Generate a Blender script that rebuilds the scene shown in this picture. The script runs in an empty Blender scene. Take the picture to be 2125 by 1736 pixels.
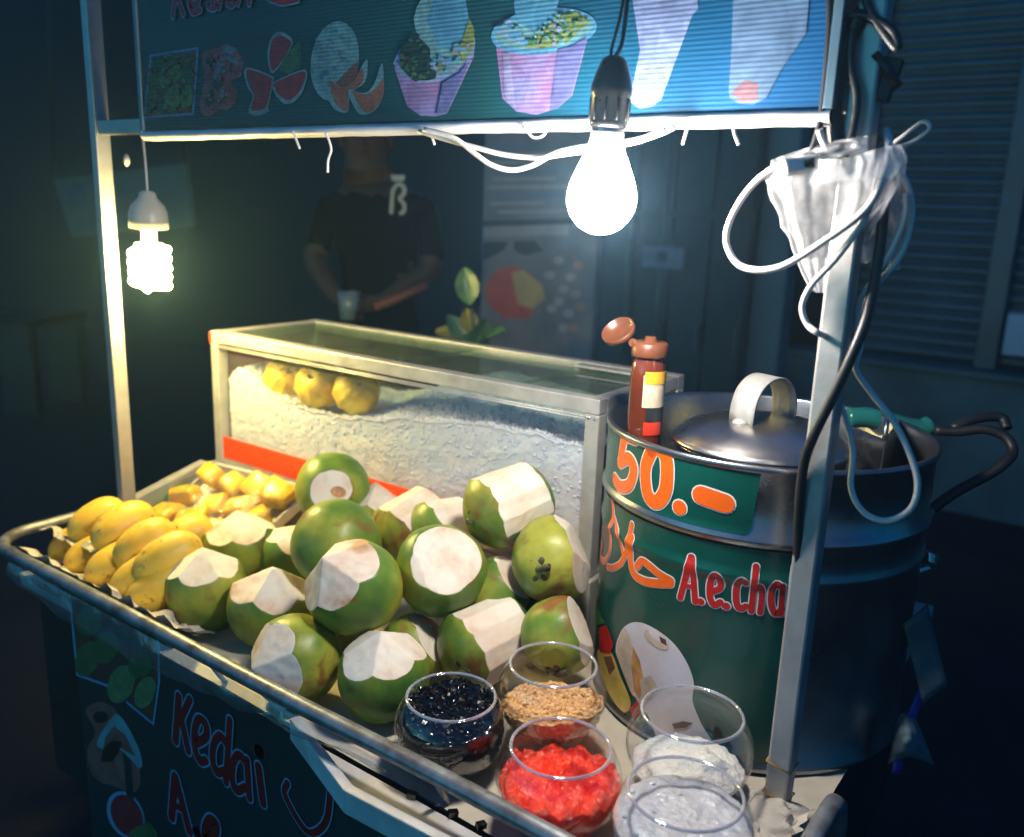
import bpy, bmesh, math, random
from mathutils import Vector, Matrix, noise, geometry
R_ = math.radians
SC = bpy.context.scene
COL = SC.collection

# ------------------------------------------------------------------ camera
H = 1.45                                    # eye height above the street
PX, PY, F = 1062.5, 868.0, 1807.0           # photograph measured on a 2125 px wide copy
yaw, pit, rol = R_(-35.457), R_(13.705), R_(2.0736)
FW = Vector((math.sin(yaw) * math.cos(pit), math.cos(yaw) * math.cos(pit), -math.sin(pit)))
RT = FW.cross(Vector((0, 0, 1))).normalized()
UP = RT.cross(FW)
RT, UP = math.cos(rol) * RT + math.sin(rol) * UP, -math.sin(rol) * RT + math.cos(rol) * UP
EYE = Vector((0, 0, H))
cam = bpy.data.cameras.new('camera'); camo = bpy.data.objects.new('camera', cam); COL.objects.link(camo)
cam.sensor_fit = 'HORIZONTAL'; cam.sensor_width = 36; cam.lens = 36 * F / 2125
cam.clip_start = 0.02; cam.clip_end = 500
camo.matrix_world = Matrix.Translation(EYE) @ Matrix((RT, UP, -FW)).transposed().to_4x4()
cam.dof.use_dof = True; cam.dof.focus_distance = 1.15; cam.dof.aperture_fstop = 3.2
SC.camera = camo

# ------------------------------------------------------------------ night sky, moonlight, exposure
SUN_EL, SUN_AZ = R_(6.5), R_(200)
w = bpy.data.worlds.new('World'); SC.world = w; w.use_nodes = True
wn = w.node_tree
sky = wn.nodes.new('ShaderNodeTexSky'); sky.sky_type = 'NISHITA'; sky.sun_disc = False
sky.sun_elevation = SUN_EL; sky.sun_rotation = SUN_AZ; sky.air_density = 1.0; sky.ozone_density = 7.0
bg = wn.nodes['Background']; bg.inputs[1].default_value = 0.15
tint = wn.nodes.new('ShaderNodeMixRGB'); tint.blend_type = 'MULTIPLY'; tint.inputs[0].default_value = 1; tint.inputs[2].default_value = (.22, .92, 1.0, 1)
wn.links.new(sky.outputs[0], tint.inputs[1]); wn.links.new(tint.outputs[0], bg.inputs[0])
sl = bpy.data.lights.new('sun', 'SUN'); sl.energy = 0.03; sl.angle = R_(10); sl.color = (0.55, 0.8, 1.0)
so = bpy.data.objects.new('sun', sl); COL.objects.link(so)
so.rotation_euler = (R_(48), 0, R_(25))
SC.view_settings.view_transform = 'Standard'; SC.view_settings.look = 'None'
SC.view_settings.exposure = 0.0; SC.view_settings.gamma = 1.0
SC.render.engine = 'CYCLES'
SC.cycles.max_bounces = 6; SC.cycles.transparent_max_bounces = 16; SC.cycles.glossy_bounces = 3; SC.cycles.diffuse_bounces = 3; SC.cycles.volume_bounces = 0
SC.cycles.caustics_reflective = False; SC.cycles.caustics_refractive = False
SC.cycles.sample_clamp_indirect = 4.0
SC.cycles.use_denoising = True

# ------------------------------------------------------------------ pixel -> place
def ray(px, py): return FW + RT * ((px - PX) / F) - UP * ((py - PY) / F)
def at(px, py, d): return EYE + ray(px, py) * d
def onz(px, py, z): v = ray(px, py); return EYE + v * ((z - H) / v.z)
def ony(px, py, y): v = ray(px, py); return EYE + v * (y / v.y)
def depth(P): return (P - EYE).dot(FW)
def camdir(a, b, c): return (RT * a + UP * b - FW * c).normalized()

# ------------------------------------------------------------------ materials
MATS = {}
class NT:
    def __init__(s, name):
        s.m = bpy.data.materials.new(name); s.m.use_nodes = True
        s.t = s.m.node_tree; s.b = s.t.nodes['Principled BSDF']; s.out = s.t.nodes['Material Output']
    def n(s, ty, **k):
        o = s.t.nodes.new('ShaderNode' + ty)
        for a, b in k.items(): setattr(o, a, b)
        return o
    def l(s, a, b): s.t.links.new(a, b)
def rgba(c): return (c[0], c[1], c[2], 1)
def noise_ramp(N, scale, stops, detail=6, coord='Object', dist=0.0, rough=0.6):
    tc = N.n('TexCoord'); no = N.n('TexNoise'); no.inputs['Scale'].default_value = scale
    no.inputs['Detail'].default_value = detail; no.inputs['Distortion'].default_value = dist
    no.inputs['Roughness'].default_value = rough
    N.l(tc.outputs[coord], no.inputs['Vector'])
    r = N.n('ValToRGB'); e = r.color_ramp.elements
    while len(e) < len(stops): e.new(0.5)
    for el, (p, c) in zip(e, stops): el.position = p; el.color = rgba(c)
    N.l(no.outputs['Fac'], r.inputs['Fac'])
    return r.outputs['Color'], no
def mat(name, c, rough=0.5, metal=0.0, var=0.25, scale=12, bump=0.0, bscale=60, sss=0.0, trans=0.0, spec=0.5, coat=0.0, coord='Object', c2=None, emit=None):
    if name in MATS: return MATS[name]
    N = NT(name); b = N.b
    lo = tuple(x * (1 - var) for x in c) if c2 is None else c2
    hi = tuple(min(1, x * (1 + var * .6)) for x in c)
    col, no = noise_ramp(N, scale, [(0.3, lo), (0.7, hi)], coord=coord)
    N.l(col, b.inputs['Base Color'])
    b.inputs['Roughness'].default_value = rough; b.inputs['Metallic'].default_value = metal
    b.inputs['Specular IOR Level'].default_value = spec
    if sss: b.inputs['Subsurface Weight'].default_value = sss; b.inputs['Subsurface Radius'].default_value = (.012, .008, .004); b.inputs['Subsurface Scale'].default_value = 1
    if coat: b.inputs['Coat Weight'].default_value = coat; b.inputs['Coat Roughness'].default_value = .08
    mr = N.n('MapRange'); mr.inputs['To Min'].default_value = max(0.02, rough - .12); mr.inputs['To Max'].default_value = min(1, rough + .12)
    N.l(no.outputs['Fac'], mr.inputs['Value']); N.l(mr.outputs[0], b.inputs['Roughness'])
    if bump:
        tc = N.n('TexCoord'); n2 = N.n('TexNoise'); n2.inputs['Scale'].default_value = bscale; n2.inputs['Detail'].default_value = 6
        N.l(tc.outputs[coord], n2.inputs['Vector'])
        bp = N.n('Bump'); bp.inputs['Strength'].default_value = bump; bp.inputs['Distance'].default_value = .004
        N.l(n2.outputs['Fac'], bp.inputs['Height']); N.l(bp.outputs[0], b.inputs['Normal'])
    if emit:
        b.inputs['Emission Color'].default_value = rgba(emit[0]); b.inputs['Emission Strength'].default_value = emit[1]
    MATS[name] = N.m
    return N.m
def sheet_mat(name, tint, base=0.06, edge=0.8, rough=0.03, milk=0.0, milkc=(.8, .8, .8), bump=0.0, bscale=25, trl=False):
    """clear sheet or thin wall: passes light straight, mirrors more at grazing angles"""
    if name in MATS: return MATS[name]
    N = NT(name); N.t.nodes.remove(N.b)
    tr = N.n('BsdfTransparent'); tr.inputs[0].default_value = rgba(tint)
    gl = N.n('BsdfGlossy'); gl.inputs['Roughness'].default_value = rough; gl.inputs[0].default_value = (1, 1, 1, 1)
    lw = N.n('LayerWeight'); lw.inputs[0].default_value = .35
    mr = N.n('MapRange'); mr.inputs['To Min'].default_value = base; mr.inputs['To Max'].default_value = edge
    pw = N.n('Math', operation='POWER'); pw.inputs[1].default_value = 2.2
    N.l(lw.outputs['Facing'], pw.inputs[0]); N.l(pw.outputs[0], mr.inputs['Value'])
    mx = N.n('MixShader'); N.l(mr.outputs[0], mx.inputs[0]); N.l(tr.outputs[0], mx.inputs[1]); N.l(gl.outputs[0], mx.inputs[2])
    last = mx.outputs[0]
    if bump or milk:
        tc = N.n('TexCoord'); no = N.n('TexNoise'); no.inputs['Scale'].default_value = bscale; no.inputs['Detail'].default_value = 5
        N.l(tc.outputs['Object'], no.inputs['Vector'])
    if bump:
        bp = N.n('Bump'); bp.inputs['Strength'].default_value = bump; bp.inputs['Distance'].default_value = .01
        N.l(no.outputs['Fac'], bp.inputs['Height']); N.l(bp.outputs[0], gl.inputs['Normal'])
    if milk:
        df = N.n('BsdfTranslucent' if trl else 'BsdfDiffuse'); df.inputs[0].default_value = rgba(milkc)
        d2 = N.n('BsdfDiffuse'); d2.inputs[0].default_value = rgba(milkc)
        ms = N.n('MixShader'); ms.inputs[0].default_value = .5; N.l(df.outputs[0], ms.inputs[1]); N.l(d2.outputs[0], ms.inputs[2])
        m3 = N.n('MapRange'); m3.inputs['From Min'].default_value = .3; m3.inputs['From Max'].default_value = .7
        m3.inputs['To Min'].default_value = milk * .5; m3.inputs['To Max'].default_value = min(1, milk * 1.5)
        N.l(no.outputs['Fac'], m3.inputs['Value'])
        m2 = N.n('MixShader'); N.l(m3.outputs[0], m2.inputs[0]); N.l(last, m2.inputs[1]); N.l(ms.outputs[0], m2.inputs[2])
        last = m2.outputs[0]
    N.l(last, N.out.inputs['Surface'])
    MATS[name] = N.m
    return N.m
def glow_mat(name, c, s):
    if name in MATS: return MATS[name]
    N = NT(name); b = N.b
    b.inputs['Base Color'].default_value = rgba(c); b.inputs['Emission Color'].default_value = rgba(c); b.inputs['Emission Strength'].default_value = s
    MATS[name] = N.m; return N.m
def skin_mat():
    N = NT('coconut_skin'); b = N.b
    tc = N.n('TexCoord'); oi = N.n('ObjectInfo')
    add = N.n('VectorMath', operation='ADD'); mul = N.n('VectorMath', operation='SCALE'); mul.inputs['Scale'].default_value = 7.0
    cmb = N.n('CombineXYZ')
    for i in range(3): N.l(oi.outputs['Random'], cmb.inputs[i])
    N.l(cmb.outputs[0], mul.inputs[0]); N.l(tc.outputs['Object'], add.inputs[0]); N.l(mul.outputs[0], add.inputs[1])
    no = N.n('TexNoise'); no.inputs['Scale'].default_value = 9; no.inputs['Detail'].default_value = 5; N.l(add.outputs[0], no.inputs['Vector'])
    r = N.n('ValToRGB'); e = r.color_ramp.elements; e[0].position = .30; e[0].color = (.038, .135, .028, 1); e[1].position = .64; e[1].color = (.40, .40, .05, 1)
    m = e.new(.46); m.color = (.14, .245, .03, 1)
    N.l(no.outputs['Fac'], r.inputs['Fac'])
    n2 = N.n('TexNoise'); n2.inputs['Scale'].default_value = 17; n2.inputs['Detail'].default_value = 9; n2.inputs['Distortion'].default_value = .6; N.l(add.outputs[0], n2.inputs['Vector'])
    r2 = N.n('ValToRGB'); q = r2.color_ramp.elements; q[0].position = .555; q[0].color = (0, 0, 0, 1); q[1].position = .67; q[1].color = (1, 1, 1, 1)
    N.l(n2.outputs['Fac'], r2.inputs['Fac'])
    mx = N.n('MixRGB'); mx.inputs[2].default_value = (.24, .11, .03, 1); N.l(r2.outputs['Color'], mx.inputs[0]); N.l(r.outputs['Color'], mx.inputs[1])
    # fine streaks running stem to tip
    mp = N.n('Mapping'); mp.inputs['Scale'].default_value = (90, 90, 7); N.l(add.outputs[0], mp.inputs['Vector'])
    n3 = N.n('TexNoise'); n3.inputs['Scale'].default_value = 1.0; n3.inputs['Detail'].default_value = 3; N.l(mp.outputs[0], n3.inputs['Vector'])
    m3 = N.n('MixRGB', blend_type='MULTIPLY'); m3.inputs[0].default_value = .35; N.l(mx.outputs[0], m3.inputs[1]); N.l(n3.outputs['Fac'], m3.inputs[2])
    g = N.n('MixRGB', blend_type='ADD'); g.inputs[0].default_value = .12; N.l(m3.outputs[0], g.inputs[1]); N.l(m3.outputs[0], g.inputs[2])
    N.l(g.outputs[0], b.inputs['Base Color'])
    b.inputs['Roughness'].default_value = .40; b.inputs['Specular IOR Level'].default_value = .4
    bp = N.n('Bump'); bp.inputs['Strength'].default_value = .12; bp.inputs['Distance'].default_value = .003
    N.l(n2.outputs['Fac'], bp.inputs['Height']); N.l(bp.outputs[0], b.inputs['Normal'])
    MATS['coconut_skin'] = N.m; return N.m
def husk_mat():
    N = NT('cut_husk'); b = N.b
    tc = N.n('TexCoord'); oi = N.n('ObjectInfo'); ad = N.n('VectorMath', operation='ADD'); cmb = N.n('CombineXYZ')
    for i in range(3): N.l(oi.outputs['Random'], cmb.inputs[i])
    N.l(tc.outputs['Object'], ad.inputs[0]); N.l(cmb.outputs[0], ad.inputs[1])
    mp = N.n('Mapping'); mp.inputs['Scale'].default_value = (38, 38, 9); N.l(ad.outputs[0], mp.inputs['Vector'])
    no = N.n('TexNoise'); no.inputs['Scale'].default_value = 1.4; no.inputs['Detail'].default_value = 7; N.l(mp.outputs[0], no.inputs['Vector'])
    n2 = N.n('TexNoise'); n2.inputs['Scale'].default_value = 15; n2.inputs['Detail'].default_value = 5; N.l(ad.outputs[0], n2.inputs['Vector'])
    r = N.n('ValToRGB'); e = r.color_ramp.elements; e[0].position = .30; e[0].color = (.60, .33, .17, 1); e[1].position = .58; e[1].color = (.88, .79, .65, 1); m0 = e.new(.40); m0.color = (.82, .64, .48, 1)
    N.l(n2.outputs['Fac'], r.inputs['Fac'])
    r2 = N.n('ValToRGB'); q = r2.color_ramp.elements; q[0].position = .25; q[0].color = (.74, .66, .58, 1); q[1].position = .5; q[1].color = (1, 1, 1, 1)
    N.l(no.outputs['Fac'], r2.inputs['Fac'])
    m = N.n('MixRGB', blend_type='MULTIPLY'); m.inputs[0].default_value = .5; N.l(r.outputs[0], m.inputs[1]); N.l(r2.outputs[0], m.inputs[2])
    N.l(m.outputs[0], b.inputs['Base Color']); b.inputs['Roughness'].default_value = .6
    b.inputs['Subsurface Weight'].default_value = .2; b.inputs['Subsurface Radius'].default_value = (.01, .007, .004); b.inputs['Subsurface Scale'].default_value = 1
    bp = N.n('Bump'); bp.inputs['Strength'].default_value = .22; bp.inputs['Distance'].default_value = .002
    N.l(no.outputs['Fac'], bp.inputs['Height']); N.l(bp.outputs[0], b.inputs['Normal'])
    MATS['cut_husk'] = N.m; return N.m
def mango_mat():
    N = NT('mango_peel'); b = N.b
    col, no = noise_ramp(N, 14, [(.3, (.74, .42, .022)), (.66, (.88, .62, .075))])
    tc = N.n('TexCoord'); n2 = N.n('TexNoise'); n2.inputs['Scale'].default_value = 60; n2.inputs['Detail'].default_value = 6; N.l(tc.outputs['Object'], n2.inputs['Vector'])
    r2 = N.n('ValToRGB'); q = r2.color_ramp.elements; q[0].position = .60; q[0].color = (0, 0, 0, 1); q[1].position = .70; q[1].color = (.75, .75, .75, 1)
    N.l(n2.outputs['Fac'], r2.inputs['Fac'])
    mx = N.n('MixRGB'); mx.inputs[2].default_value = (.22, .09, .012, 1); N.l(r2.outputs[0], mx.inputs[0]); N.l(col, mx.inputs[1]); N.l(mx.outputs[0], b.inputs['Base Color'])
    b.inputs['Roughness'].default_value = .46; b.inputs['Subsurface Weight'].default_value = .2
    b.inputs['Subsurface Radius'].default_value = (.01, .005, .001); b.inputs['Subsurface Scale'].default_value = 1
    bp = N.n('Bump'); bp.inputs['Strength'].default_value = .08; bp.inputs['Distance'].default_value = .003
    N.l(n2.outputs['Fac'], bp.inputs['Height']); N.l(bp.outputs[0], b.inputs['Normal'])
    return N.m

SKIN, HUSK, MANGO = skin_mat(), husk_mat(), mango_mat()
ALU = mat('brushed_aluminium', (.47, .46, .43), .45, .35, .2, 30, .06, 120)
STEEL = mat('steel', (.55, .54, .53), .26, 1.0, .25, 9, .05, 40)
STEELD = mat('dull_steel', (.30, .31, .33), .30, .95, .3, 9, .06, 50)
GALV = mat('worn_painted_tube', (.30, .33, .36), .42, .55, .45, 26, .12, 70, c2=(.12, .10, .085))
WHITEP = mat('white_plastic', (.72, .71, .68), .45, 0, .08, 12, .05, 40)
CREAM = mat('cream_liner', (.60, .54, .42), .55, 0, .22, 9, .2, 30)
PAPER = mat('newsprint', (.58, .53, .45), .8, 0, .3, 22, .3, 60)
BLACKR = mat('black_rubber', (.012, .012, .014), .5, 0, .3, 20, .1, 60)
DARKM = mat('dark_painted_metal', (.02, .024, .028), .5, .2, .4, 6, .1, 30)
GREENV = mat('green_vinyl', (.002, .068, .052), .30, 0, .3, 5, .5, 11, coat=.15)
ORANGE = mat('orange_acrylic', (.85, .065, .004), .4, 0, .08, 5)
GLASS = sheet_mat('bowl_glass', (.96, .965, .97), .05, .75)
PANE = sheet_mat('case_glass', (.96, .965, .97), .04, .5, .05, milk=.025, milkc=(.75, .78, .74), bump=.03)
FILM = sheet_mat('clear_film', (.93, .94, .95), .12, .6, .16, milk=.10, milkc=(.75, .75, .75), bump=.6)
BAG = sheet_mat('bag_plastic', (.93, .94, .96), .06, .3, .25, milk=.50, milkc=(.92, .92, .94), bump=.45, bscale=38, trl=True)
CABLEW = mat('white_cable', (.66, .64, .62), .42, 0, .15, 20)
CABLEK = mat('black_cable', (.013, .014, .018), .42, 0, .2, 20)

# ------------------------------------------------------------------ mesh builder
class MB:
    def __init__(s): s.v, s.f, s.fm, s.sm = [], [], [], []
    def face(s, idx, m=0, smooth=False): s.f.append(idx); s.fm.append(m); s.sm.append(smooth)
    def box(s, c, size, M=None, m=0):
        c = Vector(c); b = len(s.v)
        for dz in (-.5, .5):
            for dy in (-.5, .5):
                for dx in (-.5, .5):
                    p = Vector((dx * size[0], dy * size[1], dz * size[2]))
                    s.v.append(c + (M @ p if M else p))
        for q in ((0, 2, 3, 1), (4, 5, 7, 6), (0, 1, 5, 4), (2, 6, 7, 3), (0, 4, 6, 2), (1, 3, 7, 5)): s.face([b + i for i in q], m)
        return s
    def bx(s, lo, hi, m=0):
        lo, hi = Vector(lo), Vector(hi)
        return s.box((lo + hi) / 2, hi - lo, None, m)
    def tube(s, pts, r, seg=8, m=0, cap=True, flat=1.0):
        pts = [Vector(p) for p in pts]; n = len(pts)
        rs = r if isinstance(r, (list, tuple)) else [r] * n
        b = len(s.v); t0 = (pts[1] - pts[0]).normalized()
        a = Vector((0, 0, 1)) if abs(t0.z) < .9 else Vector((1, 0, 0))
        nx = t0.cross(a).normalized()
        for i, p in enumerate(pts):
            t = (pts[min(i + 1, n - 1)] - pts[max(i - 1, 0)]).normalized()
            nx = (nx - t * nx.dot(t)).normalized(); ny = t.cross(nx)
            for k in range(seg):
                q = 2 * math.pi * k / seg
                s.v.append(p + (nx * math.cos(q) + ny * math.sin(q) * flat) * rs[i])
        for i in range(n - 1):
            for k in range(seg):
                k2 = (k + 1) % seg
                s.face([b + i * seg + k, b + i * seg + k2, b + (i + 1) * seg + k2, b + (i + 1) * seg + k], m, True)
        if cap:
            s.face([b + k for k in reversed(range(seg))], m); s.face([b + (n - 1) * seg + k for k in range(seg)], m)
        return s
    def lathe(s, prof, c=(0, 0, 0), M=None, seg=48, m=0, smooth=True, mfun=None):
        c = Vector(c); b = len(s.v); n = len(prof)
        for (r, z) in prof:
            for k in range(seg):
                q = 2 * math.pi * k / seg; p = Vector((r * math.cos(q), r * math.sin(q), z))
                s.v.append(c + (M @ p if M else p))
        for i in range(n - 1):
            for k in range(seg):
                k2 = (k + 1) % seg
                s.face([b + i * seg + k, b + i * seg + k2, b + (i + 1) * seg + k2, b + (i + 1) * seg + k], m if mfun is None else mfun(i), smooth)
        if prof[0][0] > 1e-4: pass
        return s
    def disc(s, c, r, seg=32, n=Vector((0, 0, 1)), m=0, rx=None, ax=None):
        n = Vector(n).normalized(); a = Vector(ax) if ax else (Vector((1, 0, 0)) if abs(n.x) < .9 else Vector((0, 1, 0)))
        a = (a - n * a.dot(n)).normalized(); q = n.cross(a); b = len(s.v)
        for k in range(seg):
            t = 2 * math.pi * k / seg; s.v.append(Vector(c) + a * math.cos(t) * (rx or r) + q * math.sin(t) * r)
        s.face(list(range(b, b + seg)), m); return s
    def ball(s, c, r, M=None, sub=2, m=0, jit=0.0, rnd=None):
        vs, fs = ICO[sub]; b = len(s.v); c = Vector(c)
        rr = Vector(r) if isinstance(r, (tuple, list, Vector)) else Vector((r, r, r))
        for p in vs:
            k = 1 + (rnd.uniform(-jit, jit) if jit else 0)
            q = Vector((p.x * rr.x, p.y * rr.y, p.z * rr.z)) * k
            s.v.append(c + (M @ q if M else q))
        for f in fs: s.face([b + i for i in f], m, True)
        return s
    def grid(s, fn, nu, nv, m=0, smooth=True, flip=False):
        b = len(s.v)
        for j in range(nv + 1):
            for i in range(nu + 1): s.v.append(Vector(fn(i / nu, j / nv)))
        for j in range(nv):
            for i in range(nu):
                a = b + j * (nu + 1) + i; q = [a, a + 1, a + nu + 2, a + nu + 1]
                s.face(q[::-1] if flip else q, m, smooth)
        return s
    def build(s, name, mats, parent=None, bevel=0.0, solid=0.0, origin=None):
        me = bpy.data.meshes.new(name)
        o = bpy.data.objects.new(name, me); COL.objects.link(o)
        off = Vector((0, 0, 0)); q = parent
        while q is not None: off = off + q.location; q = q.parent
        if parent is not None: o.parent = parent
        if origin is not None: o.location = Vector(origin) - off; off = Vector(origin)
        me.from_pydata([tuple(v - off) for v in s.v], [], s.f)
        for mm in (mats if isinstance(mats, (list, tuple)) else [mats]): me.materials.append(mm)
        me.polygons.foreach_set('material_index', s.fm); me.polygons.foreach_set('use_smooth', s.sm); me.update()
        if bevel:
            b = o.modifiers.new('bevel', 'BEVEL'); b.width = bevel; b.segments = 2; b.limit_method = 'ANGLE'
        if solid:
            b = o.modifiers.new('solid', 'SOLIDIFY'); b.thickness = solid; b.offset = 0
        return o
def ico(sub):
    bm = bmesh.new(); bmesh.ops.create_icosphere(bm, subdivisions=sub, radius=1)
    r = ([v.co.copy() for v in bm.verts], [[v.index for v in f.verts] for f in bm.faces]); bm.free(); return r
ICO = {k: ico(k) for k in (1, 2, 3, 6)}
def tag(o, label, cat, group=None, kind=None):
    o['label'] = label; o['category'] = cat
    if group: o['group'] = group
    if kind: o['kind'] = kind
    return o
def struct(o): o['kind'] = 'structure'; return o
def thing(name, loc, label, cat, group=None):
    o = bpy.data.objects.new(name, None); COL.objects.link(o); o.location = Vector(loc); o.empty_display_size = .05
    o.matrix_world = Matrix.Translation(Vector(loc)); return tag(o, label, cat, group)
def cr(pts, n=8):
    """smooth curve through points"""
    pts = [Vector(p) for p in pts]; P = [2 * pts[0] - pts[1]] + pts + [2 * pts[-1] - pts[-2]]; out = []
    for i in range(1, len(P) - 2):
        a, b, c, d = P[i - 1:i + 3]
        for k in range(n):
            t = k / n
            out.append(.5 * ((2 * b) + (c - a) * t + (2 * a - 5 * b + 4 * c - d) * t * t + (3 * b - a - 3 * c + d) * t ** 3))
    out.append(pts[-1]); return out
def frame(z, x=None):
    z = Vector(z).normalized(); x = Vector(x) if x else (Vector((1, 0, 0)) if abs(z.x) < .9 else Vector((0, 1, 0)))
    x = (x - z * x.dot(z)).normalized(); return Matrix((x, z.cross(x), z)).transposed()

# ------------------------------------------------------------------ flat print laid on a plane or a drum
class PlaneY:
    def __init__(s, y): s.y = y
    def uv(s, px, py): p = ony(px, py, s.y); return (p.x, p.z)
    def p3(s, u, v, off): return Vector((u, s.y - off, v))
    grid = None
class Drum:
    def __init__(s, c, r): s.c, s.r = Vector((c[0], c[1])), r
    def uv(s, px, py):
        d = ray(px, py); o = EYE
        a = d.x ** 2 + d.y ** 2; ox, oy = o.x - s.c.x, o.y - s.c.y
        b = ox * d.x + oy * d.y; cc = ox * ox + oy * oy - s.r ** 2
        D = b * b - a * cc; t = (-b - math.sqrt(max(D, 0))) / a
        p = o + d * t; ph = math.atan2(p.y - s.c.y, p.x - s.c.x)
        return (ph * s.r, p.z)
    rings = (); zmax = 99
    def p3(s, u, v, off):
        q = u / s.r; v = min(v, s.zmax); off = off + sum(h_ * math.exp(-((v - z_) / .0065) ** 2) for z_, h_ in s.rings)
        return Vector((s.c.x + (s.r + off) * math.cos(q), s.c.y + (s.r + off) * math.sin(q), v))
    grid = .012
def poly2(surf, poly, off, mb, m=0):
    """filled 2D outline -> mesh on the surface"""
    vs = [Vector(p) for p in poly]; n = len(vs); ed = [(i, (i + 1) % n) for i in range(n)]
    if surf.grid:
        out = []
        for i in range(n):
            a, b = vs[i], vs[(i + 1) % n]; k = max(1, int((b - a).length / surf.grid))
            out += [a + (b - a) * (j / k) for j in range(k)]
        vs = out; n = len(vs); ed = [(i, (i + 1) % n) for i in range(n)]
        x0, x1 = min(v.x for v in vs), max(v.x for v in vs); y0, y1 = min(v.y for v in vs), max(v.y for v in vs)
        x = x0 + surf.grid / 2
        while x < x1:
            y = y0 + surf.grid
            while y < y1: vs.append(Vector((x, y))); y += surf.grid
            x += surf.grid
    r = geometry.delaunay_2d_cdt(vs, ed, [], 1, 1e-6)
    b = len(mb.v)
    for p in r[0]: mb.v.append(surf.p3(p[0], p[1], off))
    for f in r[2]: mb.face([b + i for i in f], m, True)
def smooth_loop(pp, n=4):
    P = [Vector((p[0], p[1], 0)) for p in pp]; N_ = len(P); out = []
    for i in range(N_):
        a, b, c, d = P[i - 1], P[i], P[(i + 1) % N_], P[(i + 2) % N_]
        for k in range(n):
            t = k / n; q = .5 * ((2 * b) + (c - a) * t + (2 * a - 5 * b + 4 * c - d) * t * t + (3 * b - a - 3 * c + d) * t ** 3); out.append((q.x, q.y))
    return out
def prints(surf, parent, name, items, base=.0007, step=.00015):
    """items: (list of px points, material); later ones lie on top"""
    mats, mb = [], MB()
    for k, (pp, mt) in enumerate(items):
        if mt not in mats: mats.append(mt)
        if 6 < len(pp) < 22 and 'cup' not in name: pp = smooth_loop(pp)
        poly2(surf, [surf.uv(*p) for p in pp], base + k * step, mb, mats.index(mt))
    return mb.build(name, mats, parent)
def ribbon(surf, path, hw, off, mb, m):
    """thick rounded pen stroke, path in surface units"""
    P = [Vector(p) for p in path]; n = len(P)
    hws = hw if isinstance(hw, list) else [hw] * n
    L, R = [], []
    for i in range(n):
        t = (P[min(i + 1, n - 1)] - P[max(i - 1, 0)]).normalized(); q = Vector((-t.y, t.x)) * hws[i]
        L.append(P[i] + q); R.append(P[i] - q)
    b = len(mb.v)
    for a, c in zip(L, R): mb.v.append(surf.p3(a.x, a.y, off)); mb.v.append(surf.p3(c.x, c.y, off))
    for i in range(n - 1): mb.face([b + 2 * i, b + 2 * i + 1, b + 2 * i + 3, b + 2 * i + 2], m, True)
    for c, r in ((P[0], hws[0]), (P[-1], hws[-1])):
        b = len(mb.v)
        for k in range(14):
            a = 2 * math.pi * k / 14; mb.v.append(surf.p3(c.x + r * math.cos(a), c.y + r * math.sin(a), off - .00003))
        mb.face(list(range(b, b + 14)), m)
def cr2(pts, n=6):
    return [(v.x, v.y) for v in cr([Vector((p[0], p[1], 0)) for p in pts], n)]
def lettering(surf, parent, name, strokes, fill, edge, grow, tr, base=.002, step=.00004):
    """strokes: (points, half width) in zoom pixels; one mesh: outline below, fill above"""
    ox, oy, k = tr; mb = MB()
    for layer in (0, 1):
        for j, (pts, hw) in enumerate(strokes):
            px = [(ox + x * k, oy + y * k) for x, y in pts]
            if len(px) == 1: px = [px[0], (px[0][0] + .5, px[0][1])]
            if len(px) > 2: px = cr2(px)
            elif surf.grid: px = [(px[0][0] + (px[1][0] - px[0][0]) * t / 8, px[0][1] + (px[1][1] - px[0][1]) * t / 8) for t in range(9)]
            uv = [surf.uv(*p) for p in px]
            a = surf.uv(px[0][0], px[0][1]); b = surf.uv(px[0][0], px[0][1] + 1)
            s = math.hypot(a[0] - b[0], a[1] - b[1]) * k
            ribbon(surf, uv, (hw + (0 if layer else grow)) * s, base + layer * .0007 + j * step, mb, layer)
    return mb.build(name, [edge, fill], parent)
def tr(pts, ox, oy, k): return [(ox + x * k, oy + y * k) for x, y in pts]
def ell(cx, cy, rx, ry, a=0, n=24):
    a = R_(a); return [(cx + rx * math.cos(t) * math.cos(a) - ry * math.sin(t) * math.sin(a), cy + rx * math.cos(t) * math.sin(a) + ry * math.sin(t) * math.cos(a)) for t in [2 * math.pi * i / n for i in range(n)]]

# ------------------------------------------------------------------ main heights
FLOOR = H - .735            # tray floor
RAILZ, RAILY = H - .665, .697
POSTY = .962
CASEZ, CASEY = H - .60, 1.183
CASETOP = H - .295


# ================================================================== SETTING
rnd = random.Random(7)
ASPH = mat('asphalt', (.022, .023, .025), .8, 0, .4, 3, .5, 90)
g = MB(); g.grid(lambda u, v: (-60 + 120 * u, -60 + 120 * v, 0), 24, 24); struct(g.build('ground', ASPH))
WALLY = 4.9
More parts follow.
